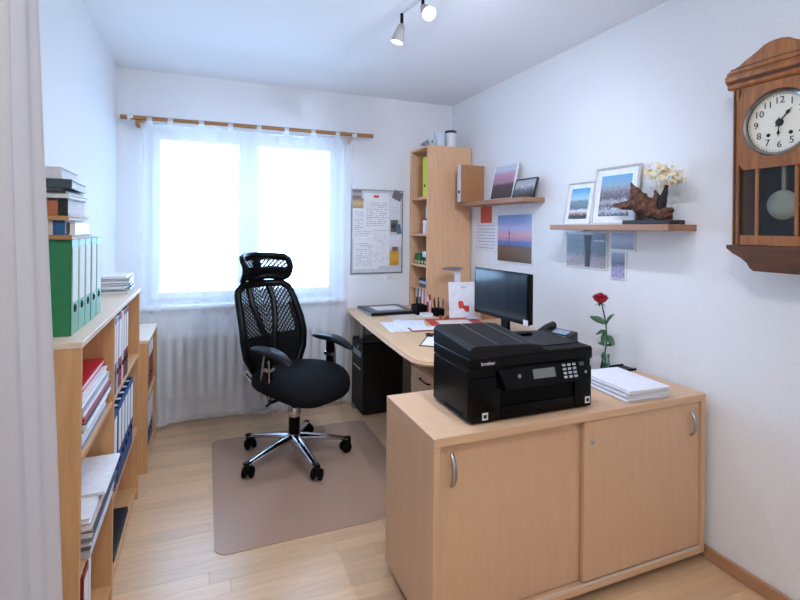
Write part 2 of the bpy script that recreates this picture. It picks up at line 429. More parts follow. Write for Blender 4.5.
# ================================================================== low bookshelves along the left wall
def shelf_unit(name, label, y0, y1, x1, top, dividers, levels, bottom=.065):
    """x1 = open front; levels: list per bay of shelf heights (top faces)"""
    t = thing(name, ((-W + x1) / 2, (y0 + y1) / 2, 0), label, 'bookshelf'); x0 = -W + .014; th = .018
    for yy in (y0, y1 - th): put('side_panel', box(nb(), x0, x1, yy, yy + th, 0, top - th, .001, 1), M['honey_z'], t)
    for d in dividers: put('divider', box(nb(), x0 + .006, x1, d, d + th, 0, top - th, .001, 1), M['honey_z'], t)
    o = put('top', box(nb(), x0, x1 + .004, y0 - .002, y1 + .002, top - th, top, .0015, 1), M['edge'], t)
    put('back_panel', box(nb(), x0, x0 + .005, y0 + th, y1 - th, .03, top - th), M['honey_z'], t)
    ys = [y0 + th] + [v for d in dividers for v in (d, d + th)] + [y1 - th]
    for i in range(0, len(ys), 2):
        for z in levels[i // 2]:
            put('shelf', box(nb(), x0 + .006, x1 - .004, ys[i], ys[i + 1], z - th, z, .001, 1), M['honey_y'], t)
        put('bottom_shelf', box(nb(), x0 + .006, x1 - .004, ys[i], ys[i + 1], bottom - th, bottom, .001, 1), M['honey_y'], t)
        put('plinth', box(nb(), x1 - .03, x1 - .016, ys[i], ys[i + 1], 0, bottom - th), M['honey_y'], t)
    return t
XF = -2.345
shelf_unit('bookshelf', 'long low beech bookshelf in front of the left wall holding green binders on top', -2.272, -1.0, XF, 1.092, [-1.752], [[.755, .432], [.755, .375]])
shelf_unit('bookshelf', 'shorter narrow beech bookshelf between the long bookshelf and the radiator', -.745, -.22, -2.328, .762, [], [[.415]])

def binder(x1, y0, thick, z0, h, rgb, label, group=None, deep=.245, spine_rgb=None, cat='binder', side=1, tilt=0.0, strip=.55, strip_rgb=(236, 238, 240)):
    """lever-arch binder, spine at x1 facing side (+1 = +x, -1 = -x); y0 = near side"""
    xb = x1 - side * deep; t = thing('ring_binder', ((x1 + xb) / 2, y0 + thick / 2, z0), label, cat, 0, group)
    c = plain(rgb, .45, 0, .06); a, b = min(x1, xb), max(x1, xb)
    mx = None
    put('cover', box(nb(), a, b, y0, y0 + .003, z0, z0 + h, .001, 1), c, t)
    put('cover', box(nb(), a, b, y0 + thick - .003, y0 + thick, z0, z0 + h, .001, 1), c, t)
    s0, s1 = (x1 - .003, x1) if side > 0 else (x1, x1 + .003)
    sp = put('spine', box(nb(), s0, s1, y0, y0 + thick, z0, z0 + h, .001, 1), plain(spine_rgb or rgb, .45, 0, .05), t)
    e0, e1 = (x1, x1 + .0012) if side > 0 else (x1 - .0012, x1)
    put('label_strip', box(nb(), e0, e1, y0 + thick * .14, y0 + thick * .86, z0 + h * (.96 - strip), z0 + h * .92), plain(strip_rgb, .7, 0, .02), sp)
    hm = T(x1, y0 + thick / 2, z0 + h * .27) @ Matrix.Rotation(side * PI / 2, 4, 'Y')
    put('finger_hole', lathe(nb(), [(.006, 0), (.0125, 0), (.0125, .0022), (.0085, .0026), (.0085, .0006), (0, .0006)], 14, hm), M['black'], sp, True)
    put('papers', box(nb(), a + .012, b - .012, y0 + .005, y0 + thick * .8, z0 + .006, z0 + h - .012), M['paper'], t)
    return t
G = 'green binders on the long bookshelf'
ords = ['nearest the camera', 'second', 'third', 'fourth', 'farthest']
for i in range(5):
    binder(-2.388, -2.185 + i * .0845 + (.004 if i > 2 else 0), .079, 1.0925, .279, (38, 122, 76),
           ['green binder nearest the camera, under the book stack', 'second green binder from the camera on the long bookshelf', 'middle one of five green binders on the long bookshelf',
            'fourth green binder from the camera on the long bookshelf', 'green binder farthest from the camera on the long bookshelf'][i], G, .19, (120, 176, 146), strip=.62)
# books and folders piled on the green binders
def book(x0, x1, y0, y1, z0, z1, rgb, label, cat='book', spine='+x', pages=(238, 240, 246), rz=0.0, name='book', group=None, roundc=True):
    cx, cy = (x0 + x1) / 2, (y0 + y1) / 2; t = thing(name, (cx, cy, z0), label, cat, rz, group)
    hx, hy, h = (x1 - x0) / 2, (y1 - y0) / 2, z1 - z0; c = plain(rgb, .4, 0, .08); th = min(.0028, h * .2)
    put('cover', box(nb(), -hx, hx, -hy, hy, h - th, h, .0006, 1), c, t, local=True)
    put('cover', box(nb(), -hx, hx, -hy, hy, 0, th, .0006, 1), c, t, local=True)
    q = {'+x': (hx - th, hx, -hy, hy), '-x': (-hx, -hx + th, -hy, hy), '-y': (-hx, hx, -hy, -hy + th), '+y': (-hx, hx, hy - th, hy)}[spine]
    put('spine', box(nb(), *q, th, h - th), c, t, local=True)
    i = .004; p = [-hx + i, hx - i, -hy + i, hy - i]
    put('pages', box(nb(), *p, th, h - th), plain(pages, .85, 0, .1, 300), t, local=True)
    return t
zt = 1.0925 + .2795
book(-2.58, -2.385, -2.20, -1.935, zt, zt + .012, (172, 128, 84), 'flat tan cardboard folder at the bottom of the pile on the green binders', 'folder', '-y')
book(-2.432, -2.405, -2.19, -1.96, zt + .0125, zt + .055, (40, 92, 140), 'blue book with pale pages in the pile on the green binders', 'book', '-y')
book(-2.575, -2.434, -2.188, -1.99, zt + .0125, zt + .055, (206, 196, 186), 'beige book beside the blue book on the green binders', 'book', '-y')
book(-2.402, -2.384, -2.17, -1.99, zt + .0125, zt + .05, (226, 222, 216), 'thin cream booklet standing at the outer end of the blue book', 'book', '+x')
book(-2.58, -2.392, -2.205, -1.95, zt + .0555, zt + .068, (186, 138, 92), 'tan folder lying under the black book on the green binders', 'folder', '-y')
book(-2.421, -2.398, -2.19, -1.97, zt + .0685, zt + .118, (14, 14, 16), 'thick black book near the top of the pile on the green binders', 'book', '-y', (230, 232, 238))
book(-2.57, -2.423, -2.187, -2.0, zt + .0685, zt + .112, (176, 104, 64), 'copper brown book beside the thick black book', 'book', '-y')
book(-2.575, -2.392, -2.20, -1.965, zt + .1185, zt + .132, (222, 224, 222), 'pale grey booklet on top of the thick black book', 'book', '-y')
book(-2.575, -2.40, -2.205, -1.99, zt + .1325, zt + .140, (60, 66, 70), 'thin dark booklet second from the top of the pile', 'book', '-y')
book(-2.575, -2.392, -2.215, -1.96, zt + .1455, zt + .172, (58, 72, 76), 'dark slate box file near the top of the pile on the green binders', 'folder', '-y', rz=.06)
book(-2.57, -2.412, -2.21, -1.985, zt + .1725, zt + .206, (206, 208, 214), 'light grey folder topmost of the pile on the green binders', 'folder', '-y', rz=.03)
put('spacer', box(nb(), -2.56, -2.42, -2.19, -1.99, zt + .1402, zt + .1455), M['paper'], [o for o in COL.objects if o.get('label', '').startswith('thin dark booklet')][0])
# magazines at the far end
zz = 1.0925
cols = [(198, 204, 212), (120, 128, 142), (226, 228, 232), (92, 104, 122), (214, 216, 220), (150, 158, 170), (230, 232, 236)]
for i, c in enumerate(cols):
    h = .0115; d = random.uniform(-.008, .008)
    book(-2.575 + d, -2.372 + d, -1.23 + d, -1.04 + d, zz, zz + h, c, ['lowest', 'second lowest', 'third from the bottom', 'middle', 'third from the top', 'second from the top', 'topmost'][i] + ' magazine of the pile on the far end of the bookshelf', 'magazine', '+x', name='magazine', group='magazines on the far end of the bookshelf', rz=d * 5)
    zz += h + .0004
# --- far bay of the long shelf
Z1 = .7555; yb = -1.726
specs = [(.058, (28, 62, 118), 'dark blue binder first of the upper row in the far bay of the long bookshelf'), (.05, (150, 190, 214), 'pale blue binder beside the dark blue one, upper row of the far bay'),
         (.075, (172, 34, 40), 'bright red binder in the upper row of the far bay'), (.05, (206, 206, 210), 'light grey binder between the two red ones, upper row of the far bay'),
         (.06, (128, 30, 34), 'dark red binder in the upper row of the far bay'), (.055, (92, 34, 36), 'maroon binder last of the upper row in the far bay')]
for th, c, lb in specs:
    binder(XF - .006, yb, th, Z1, .298, c, lb, 'binders in the upper row of the far bay', .215); yb += th + .004
yb = -1.715; Z2 = .3755
for i in range(6):
    binder(XF - .004, yb, .080, Z2, .312, (24, 66, 128), 'blue binder in the middle row of the far bay, ' + ['nearest the camera', 'second from the camera', 'third from the camera', 'third from the far end', 'second from the far end', 'at the far end'][i],
           'blue binders in the middle row of the far bay', .225); yb += .0835 + (.02 if i == 0 else 0)
bm = nb(); box(bm, -2.575, XF - .012, -1.60, -1.22, .0655, .088, .008, 3)
t = thing('laptop', (-2.46, -1.41, .0655), 'closed black laptop lying on the bottom shelf of the far bay', 'laptop')
put('base', box(nb(), -2.575, XF - .012, -1.62, -1.24, .0655, .079, .004, 2), M['black'], t); put('lid', box(nb(), -2.574, XF - .014, -1.619, -1.241, .0795, .089, .004, 2), M['blacktex'], t)
bm.free()
# --- near bay: piles of paper and folders
def pile(x0, x1, y0, y1, z0, items, where, jit=.012):
    z = z0
    for i, (h, c, kind, lb) in enumerate(items):
        dx = random.uniform(-jit, jit); dy = random.uniform(-jit, jit)
        book(x0, x1 + dx, y0 + dy, y1 + dy, z, z + h, c, lb, kind, random.choice(['-x', '-y']), (236, 236, 238), 0, 'folder' if kind == 'folder' else 'paper_stack' if kind == 'papers' else 'magazine')
        z += h + .0006
pile(-2.57, -2.352, -2.2, -1.80, .7555, [
    (.034, (44, 112, 168), 'folder', 'thick blue folder at the bottom of the upper pile, near bay'),
    (.016, (220, 222, 226), 'papers', 'white papers lying on the thick blue folder'), (.008, (170, 176, 186), 'folder', 'grey folder a third of the way up the upper pile'),
    (.018, (226, 226, 230), 'papers', 'second white bundle from the bottom of the upper pile'), (.010, (34, 32, 36), 'folder', 'black folder in the middle of the upper pile'),
    (.009, (186, 40, 52), 'folder', 'thin red folder above the black folder in the upper pile'), (.016, (222, 222, 228), 'papers', 'white bundle above the thin red folder'),
    (.009, (150, 152, 162), 'folder', 'slate grey folder high in the upper pile'), (.022, (232, 232, 238), 'papers', 'white papers under the red folder atop the upper pile')], '', .008)
book(-2.575, -2.372, -2.15, -1.765, .755 + .1485, .755 + .168, (196, 30, 46), 'red folder topmost of the pile in the near bay', 'folder', '-x', name='folder')
pile(-2.575, -2.333, -2.18, -1.80, .4325, [
    (.028, (190, 190, 194), 'magazine', 'thick grey catalogue at the bottom of the middle-shelf pile, near bay'), (.010, (92, 96, 104), 'folder', 'dark grey folder low in the middle-shelf pile'),
    (.014, (214, 214, 218), 'papers', 'white papers low in the middle-shelf pile'), (.008, (120, 124, 132), 'folder', 'mid grey folder of the middle-shelf pile'),
    (.014, (220, 220, 224), 'papers', 'white papers in the middle of the middle-shelf pile'), (.008, (70, 74, 82), 'folder', 'charcoal folder in the middle-shelf pile'),
    (.022, (196, 176, 166), 'folder', 'pinkish beige folder high in the middle-shelf pile'), (.016, (236, 236, 242), 'papers', 'white papers second from the top of the middle-shelf pile')], '', .010)
book(-2.56, -2.318, -2.06, -1.775, .4325 + .1255, .4325 + .134, (238, 238, 246), 'white folder jutting out on top of the middle-shelf pile', 'folder', '-x', name='folder')
binder(XF - .025, -2.24, .06, .0655, .30, (30, 44, 76), 'navy binder on the bottom shelf of the near bay', 'binders on the bottom shelf of the near bay', .215)
binder(XF - .015, -2.14, .07, .0655, .30, (150, 34, 40), 'dark red binder on the bottom shelf of the near bay', 'binders on the bottom shelf of the near bay', .215)
binder(XF - .02, -2.06, .05, .0655, .29, (214, 214, 220), 'white binder on the bottom shelf of the near bay', 'binders on the bottom shelf of the near bay', .215)
# --- second unit
yb = -.722
for i in range(5):
    binder(-2.345, yb, .082, .4155, .30, [(128, 36, 36), (150, 44, 40), (120, 30, 34), (140, 40, 38), (112, 28, 32)][i], 'dark red binder in the upper row of the narrow bookshelf, ' + ['nearest the camera', 'second from the camera', 'in the middle', 'second from the window wall', 'nearest the window wall'][i], 'red binders in the narrow bookshelf', .225, strip=.3); yb += .088
yb = -.722
for i in range(5):
    binder(-2.345, yb, .082, .0655, .30, (34, 84, 146), 'blue binder in the lower row of the narrow bookshelf, ' + ['nearest the camera', 'second from the camera', 'in the middle', 'second from the window wall', 'nearest the window wall'][i], 'blue binders in the narrow bookshelf', .225); yb += .088

# ================================================================== sliding door cabinet
CX, CXR, CY0, CY1, CT = -1.327, -.03, -2.404, -1.955, .72
cab = thing('sliding_door_cabinet', ((CX + CXR) / 2, (CY0 + CY1) / 2, 0), 'low beech cabinet with two sliding doors carrying the printer', 'cabinet')
put('top', box(nb(), CX, CXR, CY0, CY1, CT - .03, CT, .0025, 2), M['beech_x'], cab)
for a, b in ((CX + .001, CX + .026), (CXR - .026, CXR - .001)):
    put('side_panel', box(nb(), a, b, CY0 + .001, CY1 - .001, .04, CT - .0305, .0012, 1), M['beech_z'], cab)
put('base_panel', box(nb(), CX + .0265, CXR - .0265, CY0 + .001, CY1 - .001, .04, .062, .0012, 1), M['beech_x'], cab)
put('back_panel', box(nb(), CX + .0265, CXR - .0265, CY1 - .012, CY1 - .002, .0625, CT - .031), M['beech_z'], cab)
put('plinth', box(nb(), CX + .04, CXR - .04, CY0 + .05, CY1 - .05, 0, .0395), M['black'], cab)
put('rail', box(nb(), CX + .0265, CXR - .0265, CY0 + .004, CY0 + .010, .0625, .070), M['edge'], cab)
d1 = put('door', box(nb(), CX + .028, -.664, CY0 + .034, CY0 + .050, .066, CT - .034, .001, 1), M['beech_z'], cab)
d2 = put('door', box(nb(), -.684, CXR - .028, CY0 + .012, CY0 + .028, .072, CT - .034, .001, 1), M['beech_z'], cab)
def bow_handle(x, yface, z0, z1, parent):
    pts = []
    for i in range(11):
        k = i / 10; pts.append((x, yface - .002 - .024 * math.sin(PI * k) ** .7, z0 + (z1 - z0) * k))
    put('handle', tube(nb(), pts, [.006 + .004 * math.sin(PI * i / 10) for i in range(11)], 10, flat=.6), M['steel'], parent, True)
bow_handle(-1.243, CY0 + .034, .532, .648, d1); bow_handle(-.106, CY0 + .012, .548, .648, d2)
put('lock', lathe(nb(), [(0, .004), (.007, .004), (.0105, .002), (.0105, 0), (0, 0)], 16, T(-.645, CY0 + .012, .602) @ Matrix.Rotation(PI / 2, 4, 'X')), M['steel'], d2, True)

# ================================================================== printer
pr = thing('printer', (-.885, -2.2, .72), 'black multifunction office printer on the beech cabinet', 'printer')
PX0, PX1, PY0, PY1, PZ = -1.162, -.608, -2.352, -2.055, .7205
bm = nb()
box(bm, PX0, PX1, PY0 + .012, PY1, PZ + .006, PZ + .19, .008, 3)
put('body', bm, M['black'], pr, True)
put('foot', box(nb(), PX0 + .03, PX1 - .03, PY0 + .03, PY1 - .02, PZ - .0003, PZ + .007), M['rubber'], pr)
# front panels around the output slot
put('front_panel', box(nb(), PX0 + .006, PX0 + .126, PY0, PY0 + .018, PZ + .004, PZ + .162, .006, 2), M['blackgloss'], pr, True)
put('front_panel', box(nb(), PX1 - .09, PX1 - .006, PY0, PY0 + .018, PZ + .004, PZ + .162, .006, 2), M['blackgloss'], pr, True)
tray = put('paper_tray', box(nb(), PX0 + .128, PX1 - .092, PY0 + .002, PY0 + .018, PZ + .004, PZ + .052, .004, 2), M['blackgloss'], pr, True)
put('grip', box(nb(), -.95, -.82, PY0 - .001, PY0 + .004, PZ + .006, PZ + .018, .002, 1), M['black'], tray)
put('output_slot', box(nb(), PX0 + .13, PX1 - .094, PY0 + .0105, PY0 + .0125, PZ + .054, PZ + .112), M['rubber'], pr)
# upper scanner unit
put('seam', box(nb(), PX0 - .0004, PX1 + .0004, PY0 + .010, PY1 - .01, PZ + .187, PZ + .1905), M['steel'] if False else M['blacktex'], pr)
sc_u = put('scanner_unit', box(nb(), PX0, PX1, PY0 + .002, PY1, PZ + .191, PZ + .232, .006, 3), M['black'], pr, True)
# document feeder: higher on the left, dropping to a lower tray on the right
prof = [(PX0 + .002, PZ + .2325), (PX0 + .002, PZ + .262), (PX0 + .012, PZ + .272), (PX0 + .03, PZ + .276), (-.90, PZ + .268), (-.862, PZ + .262), (-.842, PZ + .246), (-.82, PZ + .240), (PX1 - .004, PZ + .2365), (PX1 - .001, PZ + .2325)]
def skew(bm, k=.085):
    for v in bm.verts: v.co.z += max(0, (v.co.y - PY0)) * k * max(0, min(1, (v.co.z - PZ - .233) / .02))
    return bm
lid = put('document_feeder', skew(prism(nb(), prof, 'y', PY0 + .004, PY1 + .004, .003, 2)), M['blacktex'], pr, True)
for x in (-1.04, -.925):
    zz = PZ + .2758 - (x + 1.13) * .034
    bm = nb(); box(bm, x - .0011, x + .0011, PY0 + .02, PY1 - .004, zz - .004, zz + .0012)
    for v in bm.verts: v.co.z += (v.co.y - PY0) * .085
    put('ridge', bm, M['steel'], lid)
bm = nb(); box(bm, -.858, -.79, PY0 + .14, PY0 + .165, PZ + .262, PZ + .275, .002, 1)
put('paper_guide', bm, M['blackgloss'], lid)
bm = nb(); box(bm, -.82, PX1 - .03, PY0 + .04, PY0 + .055, PZ + .243, PZ + .248, .002, 1)
put('feeder_lip', bm, M['black'], lid)
# slanted control panel
cm = T(0, PY0 - .002, PZ + .160) @ Matrix.Rotation(math.radians(-17), 4, 'X')
bm = nb(); prism(bm, [(-1.052, .026), (-1.030, -.047), (-.650, -.047), (-.638, -.040), (-.640, .026)], 'y', -.012, .016, .003, 2, cm)
cp = put('control_panel', bm, M['blackgloss'], pr, True)
def on_panel(name, x0, x1, z0, z1, mat, d=.0022): return put(name, box(nb(), x0, x1, -.012 - d, -.0125, z0, z1, .0006, 1, cm), mat, cp)
on_panel('screen', -.905, -.805, -.020, .014, plain((112, 116, 118), .25))
for i in range(3):
    for j in range(4): on_panel('key', -.768 + i * .024, -.752 + i * .024, .012 - j * .0145, .0205 - j * .0145, plain((168, 172, 178), .4))
on_panel('start_button', -.686, -.664, .008, .021, plain((70, 72, 76), .4)); on_panel('stop_button', -.668, -.656, -.022, -.012, plain((120, 122, 126), .4))
put('power_button', lathe(nb(), [(0, .003), (.006, .003), (.008, .0005), (.008, 0), (0, 0)], 14, cm @ T(-.965, -.0125, -.004) @ Matrix.Rotation(PI / 2, 4, 'X')), plain((150, 152, 156), .3, .8), cp, True)
letters('brother', .0185, FACE_F(-1.088, PY0 + .0015, PZ + .213), 'lettering', plain((226, 228, 230), .4), sc_u)
for x, z in ((PX0 + .062, PZ + .026), (PX1 - .026, PZ + .030)):
    s_ = put('sticker', box(nb(), x - .012, x + .012, PY0 - .0012, PY0 - .0002, z - .013, z + .013), plain((222, 224, 226), .5), pr)
    put('mark', box(nb(), x - .006, x + .006, PY0 - .0018, PY0 - .0013, z - .006, z + .006), M['black'], s_)
put('side_grip', box(nb(), PX0 - .001, PX0 + .004, -2.30, -2.16, PZ + .012, PZ + .026, .002, 1), M['rubber'], pr)

# ================================================================== paper pile, vase with rose, tray on the cabinet
z = .7205
for i in range(9):
    h = [.004, .006, .004, .005, .004, .006, .004, .005, .007][i]; dx, dy = random.uniform(-.006, .006), random.uniform(-.006, .006)
    bm = nb(); box(bm, -.107, .107, -.148, .148, z, z + h, .0004, 1, T(-.335 + dx, -2.235 + dy, 0) @ RZ(-.05 + random.uniform(-.02, .02)))
    solo('paper_sheaf', bm, plain((236, 236, 244) if i % 3 else (222, 222, 226), .75, 0, .03),
         ['bottom', 'second lowest', 'third lowest', 'fourth lowest', 'middle', 'fourth from the top', 'third from the top', 'second from the top', 'topmost'][i] + ' sheaf of white paper in the pile beside the printer', 'paper', 'sheaves of paper beside the printer')
    z += h + .0005
tr = thing('tray', (-.08, -2.0, .72), 'flat black tray on the back corner of the cabinet by the wall', 'tray')
put('plate', box(nb(), -.135, -.034, -2.045, -1.96, .7205, .725, .001, 1), M['black'], tr)
put('rim', box(nb(), -.135, -.034, -2.045, -2.041, .7252, .731), M['black'], tr); put('rim', box(nb(), -.135, -.034, -1.964, -1.96, .7252, .731), M['black'], tr)
vs = thing('vase', (-.175, -1.985, .7203), 'small clear glass vase holding the rose by the wall', 'vase')
V0 = T(-.175, -1.985, .7205)
put('glass', lathe(nb(), [(0, 0), (.024, 0), (.026, .006), (.021, .03), (.017, .06), (.02, .078), (.018, .078), (.015, .06), (.019, .03), (.023, .008), (0, .006)], 24, V0), M['vaseglass'], vs, True)
put('water', lathe(nb(), [(0, .0075), (.0205, .009), (.0165, .032), (0, .034)], 20, V0), glassy('water', (190, 215, 205), .6), vs, True)
ro = thing('rose', (-.175, -1.985, .735), 'single red rose with green leaves in the glass vase', 'flower')
stem = [(-.125, -2.0, .736), (-.126, -1.996, .79), (-.122, -2.004, .86), (-.124, -1.999, .94), (-.128, -1.985, 1.0), (-.130, -1.972, 1.045)]
RS = Vector((-.05, .015, .012))
stem = [stem[0] if False else Vector(p) + (RS if i else Vector((-.05, .015, 0))) for i, p in enumerate(stem)]
put('stem', tube(nb(), stem, .0035, 8), plain((52, 78, 40), .6), ro, True)
def leaf(bm, base, direc, up, length, width, bend=.15):
    base, direc, up = Vector(base), Vector(direc).normalized(), Vector(up); side = direc.cross(up).normalized(); nrm = side.cross(direc)
    def f(u, v):
        w = width * math.sin(PI * min(1, v * .96 + .02)) ** .8 * (1 - .25 * v)
        return base + direc * (length * v) + side * ((u - .5) * w) + nrm * (-(bend * length) * v * v + abs(u - .5) * w * .35)
    return grid(bm, f, 4, 8, .0006)
lg = plain((44, 84, 44), .45, 0, .25, 60)
for b_, d_, L_, w_ in (((-.124, -2.0, .935), (-.25, .85, .35), .095, .042), ((-.124, -2.0, .925), (-.1, -.5, .85), .085, .045), ((-.123, -2.002, .90), (-.3, .75, -.25), .062, .036),
                       ((-.122, -2.004, .88), (-.2, -.75, -.35), .07, .036), ((-.125, -1.998, .90), (-.4, -.1, -.9), .075, .036), ((-.126, -1.996, .83), (-.2, .8, .2), .04, .024), ((-.124, -2.0, .83), (-.1, -.8, .25), .045, .024), ((-.126, -1.998, .80), (-.5, -.1, -.8), .05, .028)):
    put('leaf', leaf(nb(), Vector(b_) + RS, d_, (-.6, 0, .8), L_, w_), lg, ro, True)
pr_ = plain((172, 22, 52), .5, 0, .15, 80); rc = Vector((-.131, -1.968, 1.05)) + RS
for ring, (n_, r_, h_, o_) in enumerate(((3, .012, .040, 0), (4, .020, .040, .5), (5, .027, .036, .2), (5, .033, .030, .7))):
    for k in range(n_):
        a0 = 2 * PI * k / n_ + o_
        def pf(u, v, a0=a0, r_=r_, h_=h_, n_=n_, ring=ring):
            a = a0 + (u - .5) * 2 * PI / n_ * 1.35; rr = r_ * (.35 + .65 * math.sin(PI / 2 * min(1, v * 1.3))) + (.006 * max(0, v - .75) * 4 if ring > 1 else -.004 * v)
            return rc + Vector((rr * math.cos(a), rr * math.sin(a), h_ * v - .004 * ring - .006 * abs(u - .5) * v))
        put('petal', grid(nb(), pf, 5, 5, .0008), pr_, ro, True)
bm = nb()
for k in range(5):
    a = 2 * PI * k / 5; leaf(bm, rc + Vector((0, 0, -.012)), (math.cos(a), math.sin(a), -.3), (0, 0, 1), .03, .009, .3)
put('sepals', bm, lg, ro, True)

# ================================================================== desk
DZ = .76
def arc(cx, cy, r, a0, a1, n=8): return [(cx + r * math.cos(a0 + (a1 - a0) * i / n), cy + r * math.sin(a0 + (a1 - a0) * i / n)) for i in range(n + 1)]
dk = thing('desk', (-.5, -.9, 0), 'beech office desk with rounded corner along the right wall', 'desk')
edge = [(-.966, -.10), (-.99, -.40), (-1.02, -.8), (-1.045, -1.2), (-1.06, -1.50)]
poly = [(-.012, -.025), (-.925, -.025)] + [(-.955, -.045)] + edge + arc(-.935, -1.59, .125, PI, 1.5 * PI, 8)[1:] + [(-.012, -1.715)]
put('desktop', prism(nb(), poly, 'z', DZ - .026, DZ, .003, 2), wood('desk_beech', (226, 190, 152), (214, 174, 134), 'y'), dk)
put('edge_band', tube(nb(), [(x - .0015, y, DZ - .013) for x, y in [(-.955, -.045)] + edge + arc(-.935, -1.59, .125, PI, 1.5 * PI, 8)[1:] + [(-.5, -1.7165)]], .0085, 6), M['beech_y'], dk)
def leg(x, y):
    put('leg', tube(nb(), [(x, y, .03), (x, y, DZ - .0275)], .022, 14), M['steel'], dk, True)
leg(-.87, -.17); leg(-.09, -.47); leg(-.09, -1.62); leg(-.50, -1.66)
put('foot', box(nb(), -.95, -.06, -.20, -.14, 0, .03, .006, 2), M['steel'], dk); put('foot', box(nb(), -.56, -.05, -1.68, -1.62, 0, .03, .006, 2), M['steel'], dk)
put('side_panel', box(nb(), -.948, -.06, -.064, -.046, .001, DZ - .0275, .001, 1), plain((232, 226, 218), .5), dk)
put('crossbar', box(nb(), -.10, -.075, -1.6, -.5, .55, .70, .002, 1), plain((150, 150, 154), .4, .6), dk)
# drawer pedestal
pd = thing('drawer_pedestal', (-.60, -1.32, 0), 'beech drawer pedestal on castors under the desk', 'drawers')
put('body', box(nb(), -.83, -.35, -1.53, -1.10, .05, .585, .002, 1), M['beech_z'], pd)
for i in range(4):
    z0 = .06 + i * .131; dr_ = put('drawer', box(nb(), -.848, -.8305, -1.527, -1.103, z0, z0 + .126, .0015, 1), M['beech_y'], pd)
    put('handle', tube(nb(), [(-.848, -1.25, z0 + .085), (-.866, -1.26, z0 + .085), (-.866, -1.37, z0 + .085), (-.848, -1.38, z0 + .085)], .0045, 8), M['black'], dr_, True)
for x in (-.79, -.39):
    for y in (-1.49, -1.14):
        put('castor', lathe(nb(), [(0, -.012), (.022, -.012), (.025, -.006), (.025, .006), (.022, .012), (0, .012)], 16, T(x, y, .0252) @ Matrix.Rotation(PI / 2, 4, 'X')), M['rubber'], pd, True)

# ================================================================== PC tower
tw = thing('computer_tower', (-.80, -.34, 0), 'black desktop computer tower standing under the far end of the desk', 'computer')
tm = plain((9, 9, 10), .42)
TX0, TX1, TY0, TY1, TH = -.925, -.60, -.365, -.072, .545
put('case', box(nb(), TX0 + .012, TX1, TY0, TY1, .008, TH - .012, .004, 2), tm, tw)
fb = put('front_bezel', box(nb(), TX0, TX0 + .0115, TY0 + .002, TY1 - .002, .008, TH - .012, .004, 2), M['blacktex'], tw)
put('top_panel', box(nb(), TX0 + .004, TX1 - .01, TY0 + .006, TY1 - .006, TH - .0118, TH, .005, 2), M['blackgloss'], tw)
put('drive_bay', box(nb(), TX0 - .002, TX0, TY0 + .05, TY1 - .05, TH - .12, TH - .075, .0006, 1), plain((150, 160, 172), .3, .3), fb)
put('drive_bay', box(nb(), TX0 - .002, TX0, TY0 + .05, TY1 - .05, TH - .17, TH - .13, .0006, 1), M['black'], fb)
put('port_strip', box(nb(), TX0 - .002, TX0, TY0 + .06, TY1 - .05, TH - .215, TH - .203, .0006, 1), plain((190, 194, 200), .3, .5), fb)
put('power_button', lathe(nb(), [(0, .003), (.01, .003), (.012, 0), (0, 0)], 14, T(TX0, -.24, TH - .05) @ Matrix.Rotation(-PI / 2, 4, 'Y')), M['chrome'], fb, True)
for y in (TY0 + .03, TY1 - .03): put('foot', box(nb(), TX0 + .03, TX1 - .03, y - .015, y + .015, 0, .0085), M['rubber'], tw)

# ================================================================== chair mat and office chair
def rrect(x0, x1, y0, y1, r, n=6):
    return arc(x1 - r, y1 - r, r, 0, PI / 2, n) + arc(x0 + r, y1 - r, r, PI / 2, PI, n) + arc(x0 + r, y0 + r, r, PI, 1.5 * PI, n) + arc(x1 - r, y0 + r, r, 1.5 * PI, 2 * PI, n)
m = N('mat_plastic'); tr = m.n('ShaderNodeBsdfTransparent'); tr.inputs[0].default_value = lin(238, 218, 202)
m.col(lin(222, 194, 172)); m.props(.3); mx_ = m.n('ShaderNodeMixShader'); mx_.inputs[0].default_value = .55
m.l(m.b.outputs[0], mx_.inputs[1]); m.l(tr.outputs[0], mx_.inputs[2]); m.l(mx_.outputs[0], m.out.inputs['Surface'])
solo('chair_mat', prism(nb(), rrect(-1.982, -.945, -1.632, -.43, .06), 'z', .0006, .0036), m.m, 'translucent grey-brown floor mat under the office chair', 'mat')

CA = math.radians(-60)
ch = thing('office_chair', (-1.515, -.845, .004), 'black mesh-back office chair with headrest and chrome five-star base', 'chair', CA)
def cput(name, bm, mat, parent=None, smooth=True): return put(name, bm, mat, parent or ch, smooth, True)
for k in range(5):
    a = math.radians(210 + 72 * k) - CA; c_, s_ = math.cos(a), math.sin(a); R = .33
    bm = nb(); n = 9
    pts = [(r_ * c_, r_ * s_, .128 - .050 * ((r_ - .03) / .30) ** 1.3) for r_ in [.03 + .30 * i / (n - 1) for i in range(n)]]
    tube(bm, pts, [.034 - .016 * i / (n - 1) for i in range(n)], 10, flat=.62)
    lg_ = cput('base_leg', bm, M['chrome'])
    cput('end_cap', box(nb(), -.055, .022, -.017, .017, .079, .092, .005, 2, RZ(a) @ T(R, 0, 0)), M['black'], lg_)
    mt = RZ(a) @ T(R, 0, 0) @ RZ([.6, -.8, .3, 1.2, -.4][k])
    cs = cput('castor', box(nb(), -.030, .022, -.017, .017, .024, .080, .014, 3, mt), M['black'])
    for sy in (-1, 1):
        cput('wheel', lathe(nb(), [(0, -.009), (.026, -.009), (.031, -.005), (.031, .005), (.026, .009), (0, .009)], 20, mt @ T(-.012, sy * .022, .0312) @ Matrix.Rotation(PI / 2, 4, 'X')), M['rubber'], cs)
cput('hub', lathe(nb(), [(0, .095), (.03, .095), (.042, .105), (.042, .14), (.034, .15), (0, .15)], 24), M['chrome'])
